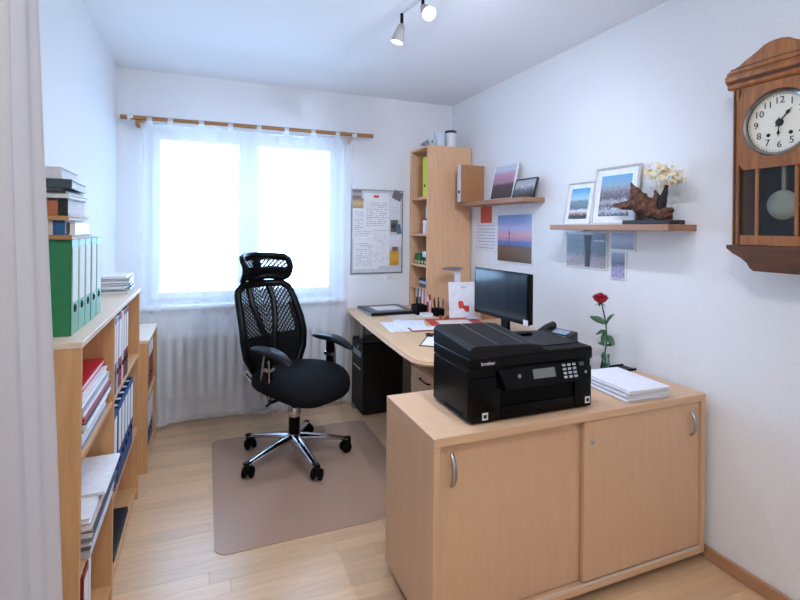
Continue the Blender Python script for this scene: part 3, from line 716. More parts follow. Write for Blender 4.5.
cput('gas_lift', lathe(nb(), [(0, .15), (.034, .15), (.034, .295), (.030, .30), (0, .30)], 24), M['black'])
cput('collar', lathe(nb(), [(.0345, .255), (.038, .262), (.038, .312), (.030, .322), (.0, .322)], 24), M['chrome'])
cput('piston', lathe(nb(), [(.014, .32), (.014, .40), (0, .40)], 16), M['chrome'])
cput('lower_spindle', lathe(nb(), [(0, .05), (.02, .05), (.022, .095), (0, .095)], 16), M['chrome'])
mech = cput('mechanism', box(nb(), -.16, .13, -.085, .085, .375, .425, .012, 2), M['black'])
cput('lever', tube(nb(), [(.03, -.05, .40), (.03, -.20, .395), (.035, -.235, .385)], .006, 8), M['black'], mech)
cput('tension_knob', lathe(nb(), [(0, 0), (.022, 0), (.024, -.03), (0, -.034)], 16, T(.07, 0, .376)), M['black'], mech)
# seat: thick rounded cushion, waterfall front
def sq(a, p): return math.copysign(abs(a) ** p, a)
def seat_f(u, v):
    a = 2 * PI * u; b = PI * (v - .5)
    ca, sa = sq(math.cos(a), .62), sq(math.sin(a), .62); cb, sb = sq(math.cos(b), .55), sq(math.sin(b), .8)
    x = .265 * ca * cb; y = .272 * sa * cb * (1 - .10 * max(0, ca) ** 2 * .6 - .12 * max(0, -ca))
    z = .068 * sb
    zz = .49 + z + .018 * (y / .27) ** 2 * (1 if sb > 0 else .2) - .055 * max(0, (x + .02) / .27) ** 2.4
    return (x + .055, y, zz)
cput('seat', grid(nb(), seat_f, 56, 20, 0, True), M['seat'])
# armrests
for s_ in (-1, 1):
    y0 = s_ * .240
    def pad_f(u, v, y0=y0):
        a = 2 * PI * u; b = PI * (v - .5); ca, sa = math.cos(a), math.sin(a); cb, sb = sq(math.cos(b), .5), math.sin(b)
        x = .182 * ca * cb; return (.075 + x, y0 + .042 * sq(sa, .8) * cb, .704 + .019 * sb - .9 * max(0, x + .02) ** 2 * 1.3 - .25 * max(0, -x) ** 2)
    pad = cput('armrest_pad', grid(nb(), pad_f, 36, 10, 0, True), plain((22, 23, 26), .42, 0, .06, 30, .25))
    cput('armrest_post', box(nb(), .03, .085, y0 - .012, y0 + .012, .47, .688, .006, 2, Matrix.Identity(4)), M['black'])
    bm = nb()
    tube(bm, [(.02, y0 - s_ * -.016, .44), (.018, y0 + s_ * .016, .56), (.04, y0 + s_ * .016, .68)], .006, 8); tube(bm, [(.088, y0 + s_ * .016, .44), (.088, y0 + s_ * .016, .57), (.082, y0 + s_ * .016, .66)], .006, 8)
    cput('armrest_rail', bm, M['chrome'])
    for z_ in (.47, .60): cput('armrest_clamp', box(nb(), .016, .094, y0 - .018, y0 + .020, z_ - .012, z_ + .012, .006, 2), M['chrome'])
    cput('armrest_bracket', tube(nb(), [(.05, s_ * .08, .408), (.05, s_ * .22, .405), (.055, y0 - s_ * .012, .43), (.055, y0, .48)], .014, 8, flat=.6), M['black'])
# backrest: frame loop, mesh, V-shaped spine
BH = [(0.0, .13, -.190), (.10, .175, -.205), (.25, .218, -.222), (.42, .232, -.242), (.60, .226, -.274), (.80, .214, -.325), (.92, .203, -.360), (.97, .188, -.374), (1.0, .150, -.382)]
def bint(v):
    for (a, h0, x0), (b, h1, x1) in zip(BH, BH[1:]):
        if v <= b: k = (v - a) / (b - a); return h0 + (h1 - h0) * k, x0 + (x1 - x0) * k
    return BH[-1][1], BH[-1][2]
Z0b, Z1b = .48, 1.035
def back_p(s_, v):
    h, x = bint(v); return Vector((x + .055 * abs(s_) ** 2 * min(1, .5 + v), s_ * h, Z0b + (Z1b - Z0b) * v))
cput('back_mesh', grid(nb(), lambda u, v: back_p(2 * u - 1, v), 16, 26), M['mesh'])
loop = [back_p(-1, v / 20) for v in range(21)] + [back_p(-1 + 2 * i / 8, 1) for i in range(1, 8)] + [back_p(1, 1 - v / 20) for v in range(21)] + [back_p(1 - 2 * i / 8, 0) for i in range(1, 8)]
cput('back_frame', tube(nb(), loop, .0195, 10, closed=True, flat=1.25), M['black'])
bm = nb()
for s_ in (-1, 1):
    tube(bm, [back_p(s_ * k_, v_) + Vector((-.012, 0, 0)) for k_, v_ in ((.50, 1.0), (.40, .8), (.28, .6), (.16, .4), (.10, .2), (.08, 0))], .020, 8)
cput('back_spine', bm, M['black'])
for s0, s1 in ((.80, 1.0), (-1.0, -.86)):
    cput('back_wing', grid(nb(), lambda u, v: back_p(s0 + (s1 - s0) * u, .05 + .72 * v) + Vector((-.006, 0, 0)), 4, 12, .008), M['black'])
cput('lumbar_band', grid(nb(), lambda u, v: back_p(2 * u - 1, .02 + .42 * v) + Vector((-.008, 0, 0)), 14, 4, .006), M['black'])
bm = nb()
for s_ in (-1, 1): tube(bm, [back_p(s_ * .98, .12) + Vector((-.02, 0, 0)), (-.285, s_ * .16, .50), (-.262, s_ * .11, .425), (-.15, s_ * .06, .40)], .010, 8)
cput('back_bracket', bm, M['chrome'])
bm = nb(); tube(bm, [(-.195, 0, .53), (-.23, 0, .46), (-.20, 0, .41), (-.12, 0, .40)], .028, 10, flat=1.6); cput('back_stem', bm, M['black'])
# headrest: wide wrapped loop with mesh, carried on two posts
def head_p(s_, v):
    top = 1.222 - .012 * s_ * s_; low = 1.085 - .010 * abs(s_) ** 3 * 2 + .022 * (1 - abs(s_)) * 0 - .018 * math.exp(-(s_ / .35) ** 2)
    w = .192 * (1 - .20 * abs(v - .55) ** 2 * 2) * (1 - (.16 * (1 - (2 * v - 1) ** 2) if s_ < -.5 else 0) * min(1, abs(s_ + .5) * 2))
    return Vector((-.415 + .105 * s_ * s_ + .02 * math.sin(PI * v), s_ * w, low + (top - low) * v))
cput('headrest_mesh', grid(nb(), lambda u, v: head_p((2 * u - 1) * .97, .04 + .92 * v), 20, 8), M['mesh'])
hl = [head_p(-1, .12 + .76 * v / 6) for v in range(7)] + [head_p(-.93 + 1.86 * i / 14, 1) for i in range(15)] + [head_p(1, .88 - .76 * v / 6) for v in range(7)] + [head_p(.93 - 1.86 * i / 14, 0) for i in range(15)]
cput('headrest_frame', tube(nb(), hl, .018, 10, closed=True, flat=1.2), M['black'])
bm = nb()
for s_ in (-1, 1): tube(bm, [back_p(s_ * .15, .97) + Vector((-.02, 0, 0)), (-.42, s_ * .03, 1.075), head_p(s_ * .12, .45) + Vector((-.012, 0, 0))], .011, 8)
box(bm, -.44, -.405, -.04, .04, 1.045, 1.10, .008, 2)
cput('headrest_post', bm, M['black'])
cput('headrest_pad', grid(nb(), lambda u, v: head_p(-.16 + .30 * u, .05 + .9 * v) + Vector((.004, 0, 0)), 8, 6, .010), M['black'])
cput('headrest_pad', grid(nb(), lambda u, v: head_p(-.92 + 1.84 * u, .03 + (.30 + .06 * u) * v) + Vector((.004, 0, 0)), 20, 4, .010), M['black'])
cput('headrest_pad', grid(nb(), lambda u, v: head_p(-.92 + 1.84 * u, .80 + .17 * v) + Vector((.004, 0, 0)), 20, 2, .010), M['black'])
cput('headrest_bar', tube(nb(), [head_p(s_ / 10, .42) + Vector((-.008, 0, 0)) for s_ in range(-10, 11)], .010, 8), M['black'])

# ================================================================== tall bookcase on the far end of the desk
BX0, BX1, BY0, BY1, BZ0, BZ1 = -.402, -.012, -.366, -.008, DZ + .0005, 2.082
bc = thing('bookcase', (-.23, -.2, BZ0), 'tall beech bookcase in the far right corner, open to the left', 'bookcase'); th = .02
put('side_panel', box(nb(), BX0, BX1, BY0, BY0 + th, BZ0, BZ1, .001, 1), M['case_z'], bc); put('side_panel', box(nb(), BX0, BX1, BY1 - th, BY1, BZ0, BZ1, .001, 1), M['case_z'], bc)
put('top', box(nb(), BX0, BX1, BY0 + th, BY1 - th, BZ1 - th, BZ1, .001, 1), M['case_y'], bc); put('base', box(nb(), BX0, BX1, BY0 + th, BY1 - th, BZ0, BZ0 + th, .001, 1), M['case_y'], bc)
put('back_panel', box(nb(), BX1 - .006, BX1, BY0 + th, BY1 - th, BZ0 + th, BZ1 - th), M['case_z'], bc)
LV = [1.675, 1.375, 1.125]
for zv in LV: put('shelf', box(nb(), BX0 + .004, BX1 - .007, BY0 + th, BY1 - th, zv - th, zv, .001, 1), M['case_y'], bc)
binder(BX0 + .003, -.338, .078, LV[0] + .0005, .318, (222, 226, 40), 'bright yellow binder in the top compartment of the tall bookcase', None, .28, (214, 220, 50), side=-1, strip=.0, strip_rgb=(214, 220, 50))
def tin(name, x, y, z, r, h, rgb, label, cat, lidrgb=None, lidname='lid', rough=.3, metal=0.0):
    t = thing(name, (x, y, z), label, cat); put('body', lathe(nb(), [(0, 0), (r, 0), (r, h), (0, h)], 24, T(x, y, z)), plain(rgb, rough, metal), t, True)
    if lidrgb: put(lidname, lathe(nb(), [(0, h + .0005), (r * 1.05, h + .0005), (r * 1.05, h + .016), (r * .9, h + .022), (0, h + .022)], 24, T(x, y, z)), plain(lidrgb, .4), t, True)
    return t
tin('jar', -0.362, -.275, LV[1] + .0005, .034, .085, (232, 232, 236), 'short white tub in the second compartment of the tall bookcase', 'tub', (240, 240, 244))
bm = nb(); box(bm, -0.382, -.37, -.335, -.275, LV[1] + .11, LV[1] + .225, .003, 1)
t = thing('canister', (-0.352, -.305, LV[1] + .109), 'white canister standing on the short tub', 'canister'); put('body', lathe(nb(), [(0, 0), (.028, 0), (.028, .11), (0, .115)], 20, T(-0.357, -.30, LV[1] + .109)), plain((226, 230, 240), .4), t, True)
put('band', lathe(nb(), [(.0285, .0), (.0285, .018), (.028, .018)], 20, T(-0.357, -.30, LV[1] + .109)), M['black'], t, True); bm.free()
# small items on the third shelf
bx_ = thing('tissue_box', (-0.352, -.31, LV[2] + .06), 'small white box lying on the green cartons in the bookcase', 'box'); put('body', box(nb(), -0.392, -.33, -.335, -.25, LV[2] + .0612, LV[2] + .105, .002, 1), plain((214, 222, 240), .5), bx_); put('flap', box(nb(), -0.393, -0.3922, -.33, -.255, LV[2] + .085, LV[2] + .103), M['paper'], bx_)
for i, (y0, c) in enumerate(((-.335, (30, 84, 46)), (-.275, (24, 60, 36)), (-.21, (46, 120, 60)), (-.15, (38, 104, 52)))):
    q = thing('carton', (-0.352, y0 + .025, LV[2]), ['dark green carton nearest the bookcase side panel', 'blackish green carton second from the side panel', 'leaf green carton third in the bookcase row', 'mid green carton last in the bookcase row'][i], 'box', 0, 'green cartons in the tall bookcase')
    hgt = .06 if i < 2 else .085
    put('body', box(nb(), -0.392, -.31, y0, y0 + .052, LV[2] + .0005, LV[2] + hgt, .002, 1), plain(c, .5, 0, .3, 60), q); put('label_strip', box(nb(), -0.3932, -0.3922, y0 + .006, y0 + .046, LV[2] + .008, LV[2] + .028), plain((206, 182, 140), .6), q)
for i, c in enumerate(((200, 214, 236), (58, 74, 96), (170, 196, 226), (42, 52, 66))):
    book(-0.382, -.2, -.34, -.17, DZ + .165 + i * .0225 - .005, DZ + .165 + i * .0225 + .0165, c, ['pale blue folder at the bottom of the bookcase pile', 'dark slate folder second in the bookcase pile', 'light blue folder third in the bookcase pile', 'charcoal folder topmost in the bookcase pile'][i], 'folder', '-x', name='folder', group='folders lying in the lowest bookcase compartment') if i else None
for i, (c, w) in enumerate((((196, 50, 48), .028), ((230, 228, 226), .03), ((188, 60, 54), .02), ((240, 238, 236), .032), ((206, 90, 76), .024), ((236, 234, 230), .03), ((90, 80, 76), .03), ((206, 200, 192), .034))):
    y0 = -.342 + sum((.028, .03, .02, .032, .024, .03, .03, .034)[:i]) + i * .002
    t = thing('book', (-.33, y0, DZ), ['red paperback nearest the side panel, bottom of the bookcase', 'white paperback after the first red one, bottom of the bookcase', 'thin red booklet third from the side panel, bottom of the bookcase', 'wide white paperback in the middle, bottom of the bookcase', 'salmon paperback, bottom of the bookcase', 'white paperback after the salmon one, bottom of the bookcase', 'brown paperback, bottom of the bookcase', 'beige paperback farthest in, bottom of the bookcase'][i], 'book', 0, 'books in the bottom of the bookcase')
    put('cover', box(nb(), -0.382, -.27, y0, y0 + w, BZ0 + th + .0005, BZ0 + th + .135, .002, 1), plain(c, .5), t); put('pages', box(nb(), -.27, -.266, y0 + .003, y0 + w - .003, BZ0 + th + .004, BZ0 + th + .131), M['paper'], t)
# prop board that carries the lying folders above the paperbacks
put('shelf', box(nb(), BX0 + .01, BX1 - .007, BY0 + th, BY1 - th, DZ + .160, DZ + .172, .001, 1), M['case_y'], bc)
# on top of the bookcase
tin('canister', -.272, -.30, BZ1 + .0005, .046, .115, (206, 216, 232), 'pale blue roll standing on top of the tall bookcase', 'canister')
tin('canister', -.172, -.305, BZ1 + .0005, .046, .115, (224, 224, 228), 'white canister with black lid on top of the tall bookcase', 'canister', (14, 14, 16))
t = thing('tape_dispenser', (-.38, -.29, BZ1), 'small grey tape dispenser at the front edge of the bookcase top', 'tape dispenser')
put('base', prism(nb(), [(-.435, BZ1 + .0005), (-.33, BZ1 + .0005), (-.33, BZ1 + .03), (-.36, BZ1 + .05), (-.39, BZ1 + .045), (-.43, BZ1 + .02)], 'y', -.32, -.285, .002, 1), plain((120, 132, 140), .4), t)
put('tape_roll', lathe(nb(), [(.012, -.009), (.03, -.009), (.03, .009), (.012, .009), (.012, -.009)], 20, T(-.352, -.3275, BZ1 + .034) @ Matrix.Rotation(PI / 2, 4, 'X')), plain((200, 206, 212), .3), t, True)

# ================================================================== things on the desk
D = DZ + .0005
al = thing('photo_frame', (-.70, -.25, D), 'black framed picture lying flat at the far end of the desk', 'picture frame')
put('frame', box(nb(), -.885, -.53, -.44, -.07, D, D + .022, .003, 2), M['blacktex'], al); put('mat_board', box(nb(), -.875, -.54, -.43, -.08, D + .0222, D + .024), plain((74, 78, 84), .4), al)
put('print', box(nb(), -.81, -.59, -.35, -.14, D + .0242, D + .0252), picture('desk_print', 'X', [(0, (220, 214, 214)), (.5, (238, 238, 242)), (1, (196, 178, 176))], .1, 5, 5, .2, 'Y'), al)
put('edge_strip', box(nb(), -.8865, -.8852, -.435, -.075, D + .003, D + .019), plain((150, 176, 200), .25, .5), al)
def sheet(name, cx, cy, w, l, z, rz, mat, label, cat='paper', h=.0006):
    return solo(name, box(nb(), -w / 2, w / 2, -l / 2, l / 2, z, z + h, 0, 1, T(cx, cy, 0) @ RZ(rz)), mat, label, cat)
ptext = printed('letter_print', 'X', 26, (150, 156, 172), (238, 240, 246), .5, 1.0, 'Y')
sheet('paper_sheet', -.60, -.52, .34, .20, D, .05, plain((222, 206, 192), .8), 'beige sheet between the flat frame and the white letters on the desk')
sheet('paper_sheet', -.785, -.85, .28, .32, D, -.12, ptext, 'white printed letter nearest the desk edge')
sheet('paper_sheet', -.735, -.80, .215, .30, D + .0008, -.35, plain((232, 234, 244), .75), 'bluish white sheet lying across the printed letter')
sheet('paper_sheet', -.70, -.98, .21, .12, D + .0018, -.1, plain((150, 40, 46), .6), 'dark red strip of card among the letters on the desk')
sheet('paper_sheet', -.69, -.965, .2, .11, D + .0028, -.15, plain((236, 232, 230), .75), 'small white slip covering the dark red card')
fo = thing('folder', (-.42, -.86, D), 'open red folder with white sheet in the middle of the desk', 'folder')
rm = T(-.41, -.872, D) @ RZ(-.20)
put('cover', box(nb(), -.19, .19, -.165, .165, .0, .003, .001, 1, rm), plain((206, 62, 60), .5), fo); put('inner_sheet', box(nb(), -.125, .11, -.10, .10, .0034, .0046, 0, 1, rm), plain((228, 216, 206), .7), fo)
cl = thing('clipboard', (-.80, -1.33, D), 'clipboard with white paper on the near corner of the desk', 'clipboard'); cm2 = T(-.735, -1.315, D) @ RZ(-.62)
put('board', box(nb(), -.115, .115, -.16, .16, 0, .004, .002, 2, cm2), M['black'], cl); put('paper', box(nb(), -.105, .105, -.155, .125, .0044, .006, 0, 1, cm2), M['paper'], cl)
bm = nb(); box(bm, -.115, -.075, .055, .125, .0065, .014, .003, 2, cm2); tube(bm, [(-.11, .05, .012), (-.125, .09, .016), (-.11, .13, .012)], .003, 8, mx=cm2); put('clip', bm, M['black'], cl, True)
# pen holders
def pen(x, y, z, lean, rgb, h, label, group): 
    t = thing('pen', (x, y, z), label, 'pen', 0, group); top = Vector((x + lean[0], y + lean[1], z + h)); b_ = Vector((x, y, z))
    put('barrel', tube(nb(), [b_, b_.lerp(top, .72)], .0045, 8), plain(rgb, .35), t, True); put('cap', tube(nb(), [b_.lerp(top, .72), top], [.0052, .0045], 8), plain((18, 18, 20), .3), t, True)
ph = thing('desk_organiser', (-.52, -.24, D), 'black desk organiser with compartments in front of the bookcase', 'organiser')
ox0, ox1, oy0, oy1 = -.545, -.46, -.50, -.39
put('body', box(nb(), ox0, ox1, oy0, oy1, D, D + .012, .002, 1), M['black'], ph)
bm = nb()
for a in ((ox0, ox1, oy0, oy0 + .004), (ox0, ox1, oy1 - .004, oy1), (ox0, ox0 + .004, oy0 + .004, oy1 - .004), (ox1 - .004, ox1, oy0 + .004, oy1 - .004)): box(bm, *a, D + .0122, D + .072)
put('wall', bm, M['black'], ph); put('divider', box(nb(), ox0 + .0045, ox1 - .0045, -.445, -.442, D + .0122, D + .06), M['black'], ph)
for i, (dx, dy, c) in enumerate(((.015, .02, (20, 20, 22)), (.04, .03, (34, 34, 38)), (.06, .08, (150, 70, 56)), (.03, .085, (24, 24, 28)))):
    pen(ox0 + dx, oy0 + dy, D + .0125, (.004 * (i - 1), .01), c, .125 - .006 * i, ['black pen at the front corner of the organiser', 'charcoal pen beside the front pen of the organiser', 'reddish pen in the back of the organiser', 'black marker in the back of the organiser'][i], 'pens in the desk organiser')
cup = thing('pen_cup', (-.40, -.56, D), 'low black pen tray full of pens next to the paper stand', 'pen holder')
put('body', box(nb(), -.435, -.365, -.60, -.52, D, D + .008, .002, 1), M['black'], cup)
bm = nb()
for a in ((-.435, -.365, -.60, -.597), (-.435, -.365, -.523, -.52), (-.435, -.432, -.597, -.523), (-.368, -.365, -.597, -.523)): box(bm, *a, D + .0082, D + .055)
put('wall', bm, M['black'], cup)
for i in range(5):
    pen(-.427 + .013 * i, -.585 + .045 * (i % 2), D + .0085, (.006 * (i - 2), .008), [(16, 16, 18), (44, 70, 50), (120, 60, 50), (20, 20, 24), (70, 76, 84)][i], [.13, .11, .105, .125, .115][i], ['tall black pen first in the low pen tray', 'green pen second in the low pen tray', 'brown pen in the middle of the low pen tray', 'black pen fourth in the low pen tray', 'grey pen last in the low pen tray'][i], 'pens in the low pen tray')
t = thing('note_block', (-.47, -.47, D), 'white note block between the organiser and the pen tray', 'note block'); put('sheets', box(nb(), -.53, -.45, -.585, -.515, D, D + .022, .001, 1), M['paper'], t); put('top_sheet', box(nb(), -.53, -.451, -.585, -.516, D + .0222, D + .0228), plain((230, 224, 214), .8), t)
for i, (x, y, c, hh) in enumerate(((-.435, -.455, (206, 60, 54), .13), (-.415, -.45, (236, 232, 228), .145), (-.405, -.43, (190, 56, 50), .12))):
    t = thing('marker', (x, y, D), ['red marker standing behind the note block', 'tall white glue stick standing behind the note block', 'short dark red marker standing behind the note block'][i], 'marker', 0); put('barrel', lathe(nb(), [(0, 0), (.009, 0), (.009, hh * .7), (0, hh * .7)], 14, T(x, y, D)), plain(c, .4), t, True); put('cap', lathe(nb(), [(0, hh * .7 + .0005), (.0098, hh * .7 + .0005), (.0085, hh), (0, hh)], 14, T(x, y, D)), plain((226, 226, 226) if i != 1 else (196, 50, 46), .4), t, True)
# upright paper stand with red bow print, small table lamp behind it
st = thing('paper_stand', (-.27, -.69, D), 'white upright card with red bow print on the desk', 'card'); sm = T(-.275, -.715, D) @ RZ(math.radians(-14)) @ Matrix.Rotation(math.radians(-9), 4, 'X')
cd_ = put('card', box(nb(), -.098, .098, 0, .004, .004, .265, .0008, 1, sm), plain((238, 240, 248), .6), st)
bm = nb(); prism(bm, [(-.022, .070), (-.030, .115), (.0, .118), (.018, .092), (.055, .090), (.052, .048), (.03, .046), (.008, .070)], 'y', -.0030, -.0005, 0, 1, sm); lathe(bm, [(0, 0), (.02, 0), (.02, .001), (0, .001)], 16, sm @ T(-.008, -.0012, .108) @ Matrix.Rotation(PI / 2, 4, 'X'))
put('bow_print', bm, plain((206, 66, 56), .6), cd_)
put('slot', box(nb(), -.005, .035, -.0012, -.0002, .225, .229, 0, 1, sm), plain((120, 120, 130), .6), cd_)
put('foot', prism(nb(), [(.028, .001), (.11, .001), (.028, .11)], 'x', -.05, .05, 0, 1, T(-.275, -.715, D) @ RZ(math.radians(-14))), M['paper'], st)
put('front_flap', box(nb(), .02, .10, -.075, -.02, .0055, .014, .001, 1, T(-.275, -.715, D) @ RZ(math.radians(-14))), plain((234, 232, 238), .7), st)
tl = thing('table_lamp', (-.24, -.52, D), 'small table lamp with oval grey head behind the upright card', 'lamp')
put('base', lathe(nb(), [(0, 0), (.055, 0), (.055, .010), (.03, .016), (0, .016)], 24, T(-.22, -.53, D)), M['white'], tl, True)
put('stem', box(nb(), -.245, -.195, -.54, -.525, D + .0165, D + .335, .003, 2), plain((236, 236, 242), .5), tl)
put('head', lathe(nb(), [(0, .0), (.06, .002), (.092, .008), (.095, .014), (.07, .024), (0, .03)], 28, T(-.262, -.53, D + .336) @ Matrix.Diagonal((1, .55, 1, 1))), plain((150, 150, 160), .3, .5), tl, True)
bm = nb(); 
for i, (dx, dy, c) in enumerate(((-.05, -.02, (150, 60, 46)), (-.02, .015, (120, 70, 50)), (-.075, .02, (176, 66, 56)))):
    solo('eraser', box(nb(), -.016, .016, -.008, .008, D, D + .014 + .004 * i, .003, 2, T(-.36 + dx, -.70 + dy, 0) @ RZ(.7 * i)), plain(c, .6), ['small rust red eraser by the foot of the card', 'small brown eraser behind the rust red one', 'small red sharpener left of the rust red eraser'][i], 'eraser')
bm.free()
bs = thing('book', (-.095, -.79, D), 'brown book standing between the upright card and the monitor', 'book'); put('cover', box(nb(), -.158, -.03, -.81, -.775, D, D + .19, .002, 1), plain((176, 122, 82), .5), bs); put('pages', box(nb(), -.156, -.032, -.807, -.778, D + .1902, D + .1915), M['paper'], bs)

# ================================================================== monitor, phone
mo = thing('monitor', (-.37, -1.345, D), 'black flat computer monitor on the desk facing the chair', 'monitor'); MM = T(-.372, -1.345, .88) @ RZ(math.radians(3.5))
put('housing', box(nb(), .004, .032, -.262, .262, 0, .285, .006, 2, MM), M['black'], mo)
bz = put('bezel', box(nb(), -.004, .0035, -.266, .266, -.004, .289, .003, 2, MM), M['blackgloss'], mo)
m = N('dark_screen'); m.col(lin(22, 34, 46)); m.props(.12); put('screen', box(nb(), -.0052, -.0042, -.25, .25, .018, .275, 0, 1, MM), m.m, bz)
put('sticker', box(nb(), -.0056, -.0048, -.262, -.222, -.002, .028, 0, 1, MM), plain((222, 224, 228), .4), bz)
put('neck', box(nb(), .034, .055, -.035, .035, -.09, .14, .006, 2, MM), M['black'], mo)
put('foot', prism(nb(), rrect(-.07, .13, -.13, .13, .05), 'z', -.1192, -.106, .003, 1, MM), M['blackgloss'], mo)
tp = thing('telephone', (-.18, -1.6, D), 'dark desk telephone between the monitor and the printer', 'telephone'); TM = T(-.165, -1.60, D) @ RZ(.25)
put('body', prism(nb(), [(-.09, 0), (.085, 0), (.085, .075), (-.09, .03)], 'y', -.09, .09, .004, 2, TM), plain((40, 42, 46), .4), tp)
hs = nb(); tube(hs, [(-.05, .062, .062), (-.0, .064, .088), (.065, .062, .092)], [.024, .016, .024], 12, mx=TM); put('handset', hs, plain((30, 32, 36), .35), tp, True)
put('display', box(nb(), .012, .066, -.075, .02, .060, .0625, .001, 1, TM @ Matrix.Rotation(-.25, 4, 'Y') @ T(-.008, 0, .008)), plain((150, 178, 204), .2), tp)
for i in range(3):
    for j in range(4): put('key', box(nb(), -.072 + j * .019, -.058 + j * .019, -.07 + i * .026, -.05 + i * .026, .0385 + j * .0049, .0425 + j * .0049, .001, 1, TM), plain((150, 152, 156), .5), tp)

# ================================================================== wall shelves and what stands on them
def wshelf(y0, y1, zt, depth, thick, label, name='wall_shelf'):
    t = thing(name, (-depth / 2, (y0 + y1) / 2, zt - thick), label, 'shelf')
    put('board', box(nb(), -depth, -.0008, y0, y1, zt - thick, zt, .0015, 1), M['shelfwood'], t)
    for yy in (y0 + .12, y1 - .12): put('bracket', box(nb(), -.05, -.0008, yy - .012, yy + .012, zt - thick - .003, zt - thick - .0003), M['steel'], t)
wshelf(-1.289, -.445, 1.625, .17, .03, 'wooden wall shelf above the monitor carrying the brown binder')
wshelf(-2.331, -1.56, 1.445, .18, .028, 'wooden wall shelf above the printer carrying the driftwood')
ZA, ZB = 1.6255, 1.4455
binder(-.212, -.56, .058, ZA, .286, (178, 124, 82), 'brown cardboard binder at the far end of the wall shelf above the monitor', None, .205, (216, 212, 214), side=-1, strip=.0, strip_rgb=(216, 212, 214))
def leaning(name, y0, y1, z0, h, xb, xt, border, frame_mat, mat_w, pic, label, mat_m=None, thick=.014):
    """picture frame leaning back against the right wall: foot at xb, head near the wall at xt"""
    ang = math.asin(min(.9, (xt - xb) / h)); t = thing(name, (xb, (y0 + y1) / 2, z0), label, 'picture frame'); w = y1 - y0
    MX = T(xb, (y0 + y1) / 2, z0) @ Matrix.Rotation(ang, 4, 'Y')
    b = border; f = nb()
    box(f, 0, thick, -w / 2, w / 2, 0, b, .001, 1, MX); box(f, 0, thick, -w / 2, w / 2, h - b, h, .001, 1, MX); box(f, 0, thick, -w / 2, -w / 2 + b, b, h - b, .001, 1, MX); box(f, 0, thick, w / 2 - b, w / 2, b, h - b, .001, 1, MX)
    put('frame', f, frame_mat, t); put('backing', box(nb(), .008, .011, -w / 2 + b, w / 2 - b, b, h - b, 0, 1, MX), plain((90, 80, 70), .8), t)
    if mat_w: put('mat_board', box(nb(), .005, .0079, -w / 2 + b, w / 2 - b, b, h - b, 0, 1, MX), mat_m or plain((236, 238, 240), .8), t)
    k = b + mat_w; put('print', box(nb(), .003, .0049, -w / 2 + k, w / 2 - k, k, h - k, 0, 1, MX), pic, t)
    return t
greyf = plain((196, 192, 188), .35, .3); whitef = plain((232, 232, 234), .4); blackf = plain((18, 18, 20), .35)
leaning('picture_frame', -1.045, -.755, ZA, .262, -.085, -.035, .012, whitef, 0, picture('heath_print', 'Y', [(0, (64, 54, 62)), (.42, (92, 78, 86)), (.50, (186, 142, 168)), (.68, (196, 150, 178)), (.80, (206, 176, 196)), (.86, (204, 206, 226)), (1, (206, 214, 236))], .03, 6, 14, .3), 'white framed picture of a pink field on the shelf above the monitor')
leaning('picture_frame', -1.284, -1.052, ZA, .138, -.095, -.055, .008, blackf, 0, picture('forest_print', 'Y', [(0, (30, 32, 38)), (.4, (120, 124, 132)), (.6, (196, 198, 206)), (1, (160, 166, 178))], .18, 9, 4, .9), 'small black framed grey landscape on the shelf above the monitor')
leaning('picture_frame', -1.752, -1.538, ZB, .250, -.070, -.025, .008, greyf, .028, picture('hill_print', 'Y', [(0, (20, 18, 20)), (.10, (30, 26, 26)), (.17, (186, 148, 120)), (.25, (234, 234, 240)), (.34, (112, 130, 142)), (.58, (140, 164, 180)), (.66, (176, 216, 236)), (1, (84, 166, 222))], .06, 5, 6, .5), 'smaller silver framed mountain picture on the shelf above the printer')
leaning('picture_frame', -2.052, -1.757, ZB, .312, -.070, -.025, .012, greyf, .035, picture('winter_print', 'Y', [(0, (60, 62, 74)), (.14, (206, 210, 220)), (.24, (84, 86, 98)), (.34, (196, 198, 208)), (.44, (112, 110, 122)), (.62, (146, 144, 154)), (.76, (150, 178, 200)), (1, (110, 178, 220))], .11, 11, 5, .6), 'larger silver framed winter tree picture on the shelf above the printer')
# pictures and notes fixed flat on the right wall
def flat(name, y0, y1, z0, z1, pic, label, border=.008, bmat=None, cat='picture', d=.006):
    t = thing(name, (-.004, (y0 + y1) / 2, z0), label, cat)
    put('board', box(nb(), -d, -.0006, y0, y1, z0, z1, .0008, 1), bmat or whitef, t); put('print', box(nb(), -d - .0012, -d - .0001, y0 + border, y1 - border, z0 + border, z1 - border), pic, t)
sun = picture('sunset_print', 'Y', [(0, (92, 74, 62)), (.26, (124, 100, 82)), (.33, (110, 98, 96)), (.345, (92, 116, 176)), (.44, (110, 136, 196)), (.46, (182, 150, 186)), (.56, (222, 176, 192)), (.72, (178, 184, 226)), (1, (112, 160, 224))], .012, 10, 10, .25)
flat('wall_picture', -1.172, -.752, 1.178, 1.527, sun, 'sunset seascape print on the wall above the monitor')
t = [o for o in COL.objects if o.get('label') == 'sunset seascape print on the wall above the monitor'][0]
put('signpost', prism(nb(), [(-.905, 1.29), (-.911, 1.29), (-.909, 1.38), (-.925, 1.385), (-.909, 1.39), (-.908, 1.415), (-.902, 1.415), (-.903, 1.36), (-.893, 1.355), (-.903, 1.35)], 'x', -.0078, -.0073), plain((54, 46, 52), .6), t)
flat('wall_poster', -1.818, -1.497, 1.197, 1.409, picture('alley_print', 'Y', [(0, (176, 164, 168)), (.28, (166, 152, 158)), (.40, (104, 104, 118)), (.75, (84, 86, 100)), (1, (110, 112, 130))], .06, 9, 9, .6), 'large grey street photo on the wall under the driftwood shelf')
sp_ = [o for o in COL.objects if o.get('label', '').startswith('large grey street photo')][0]
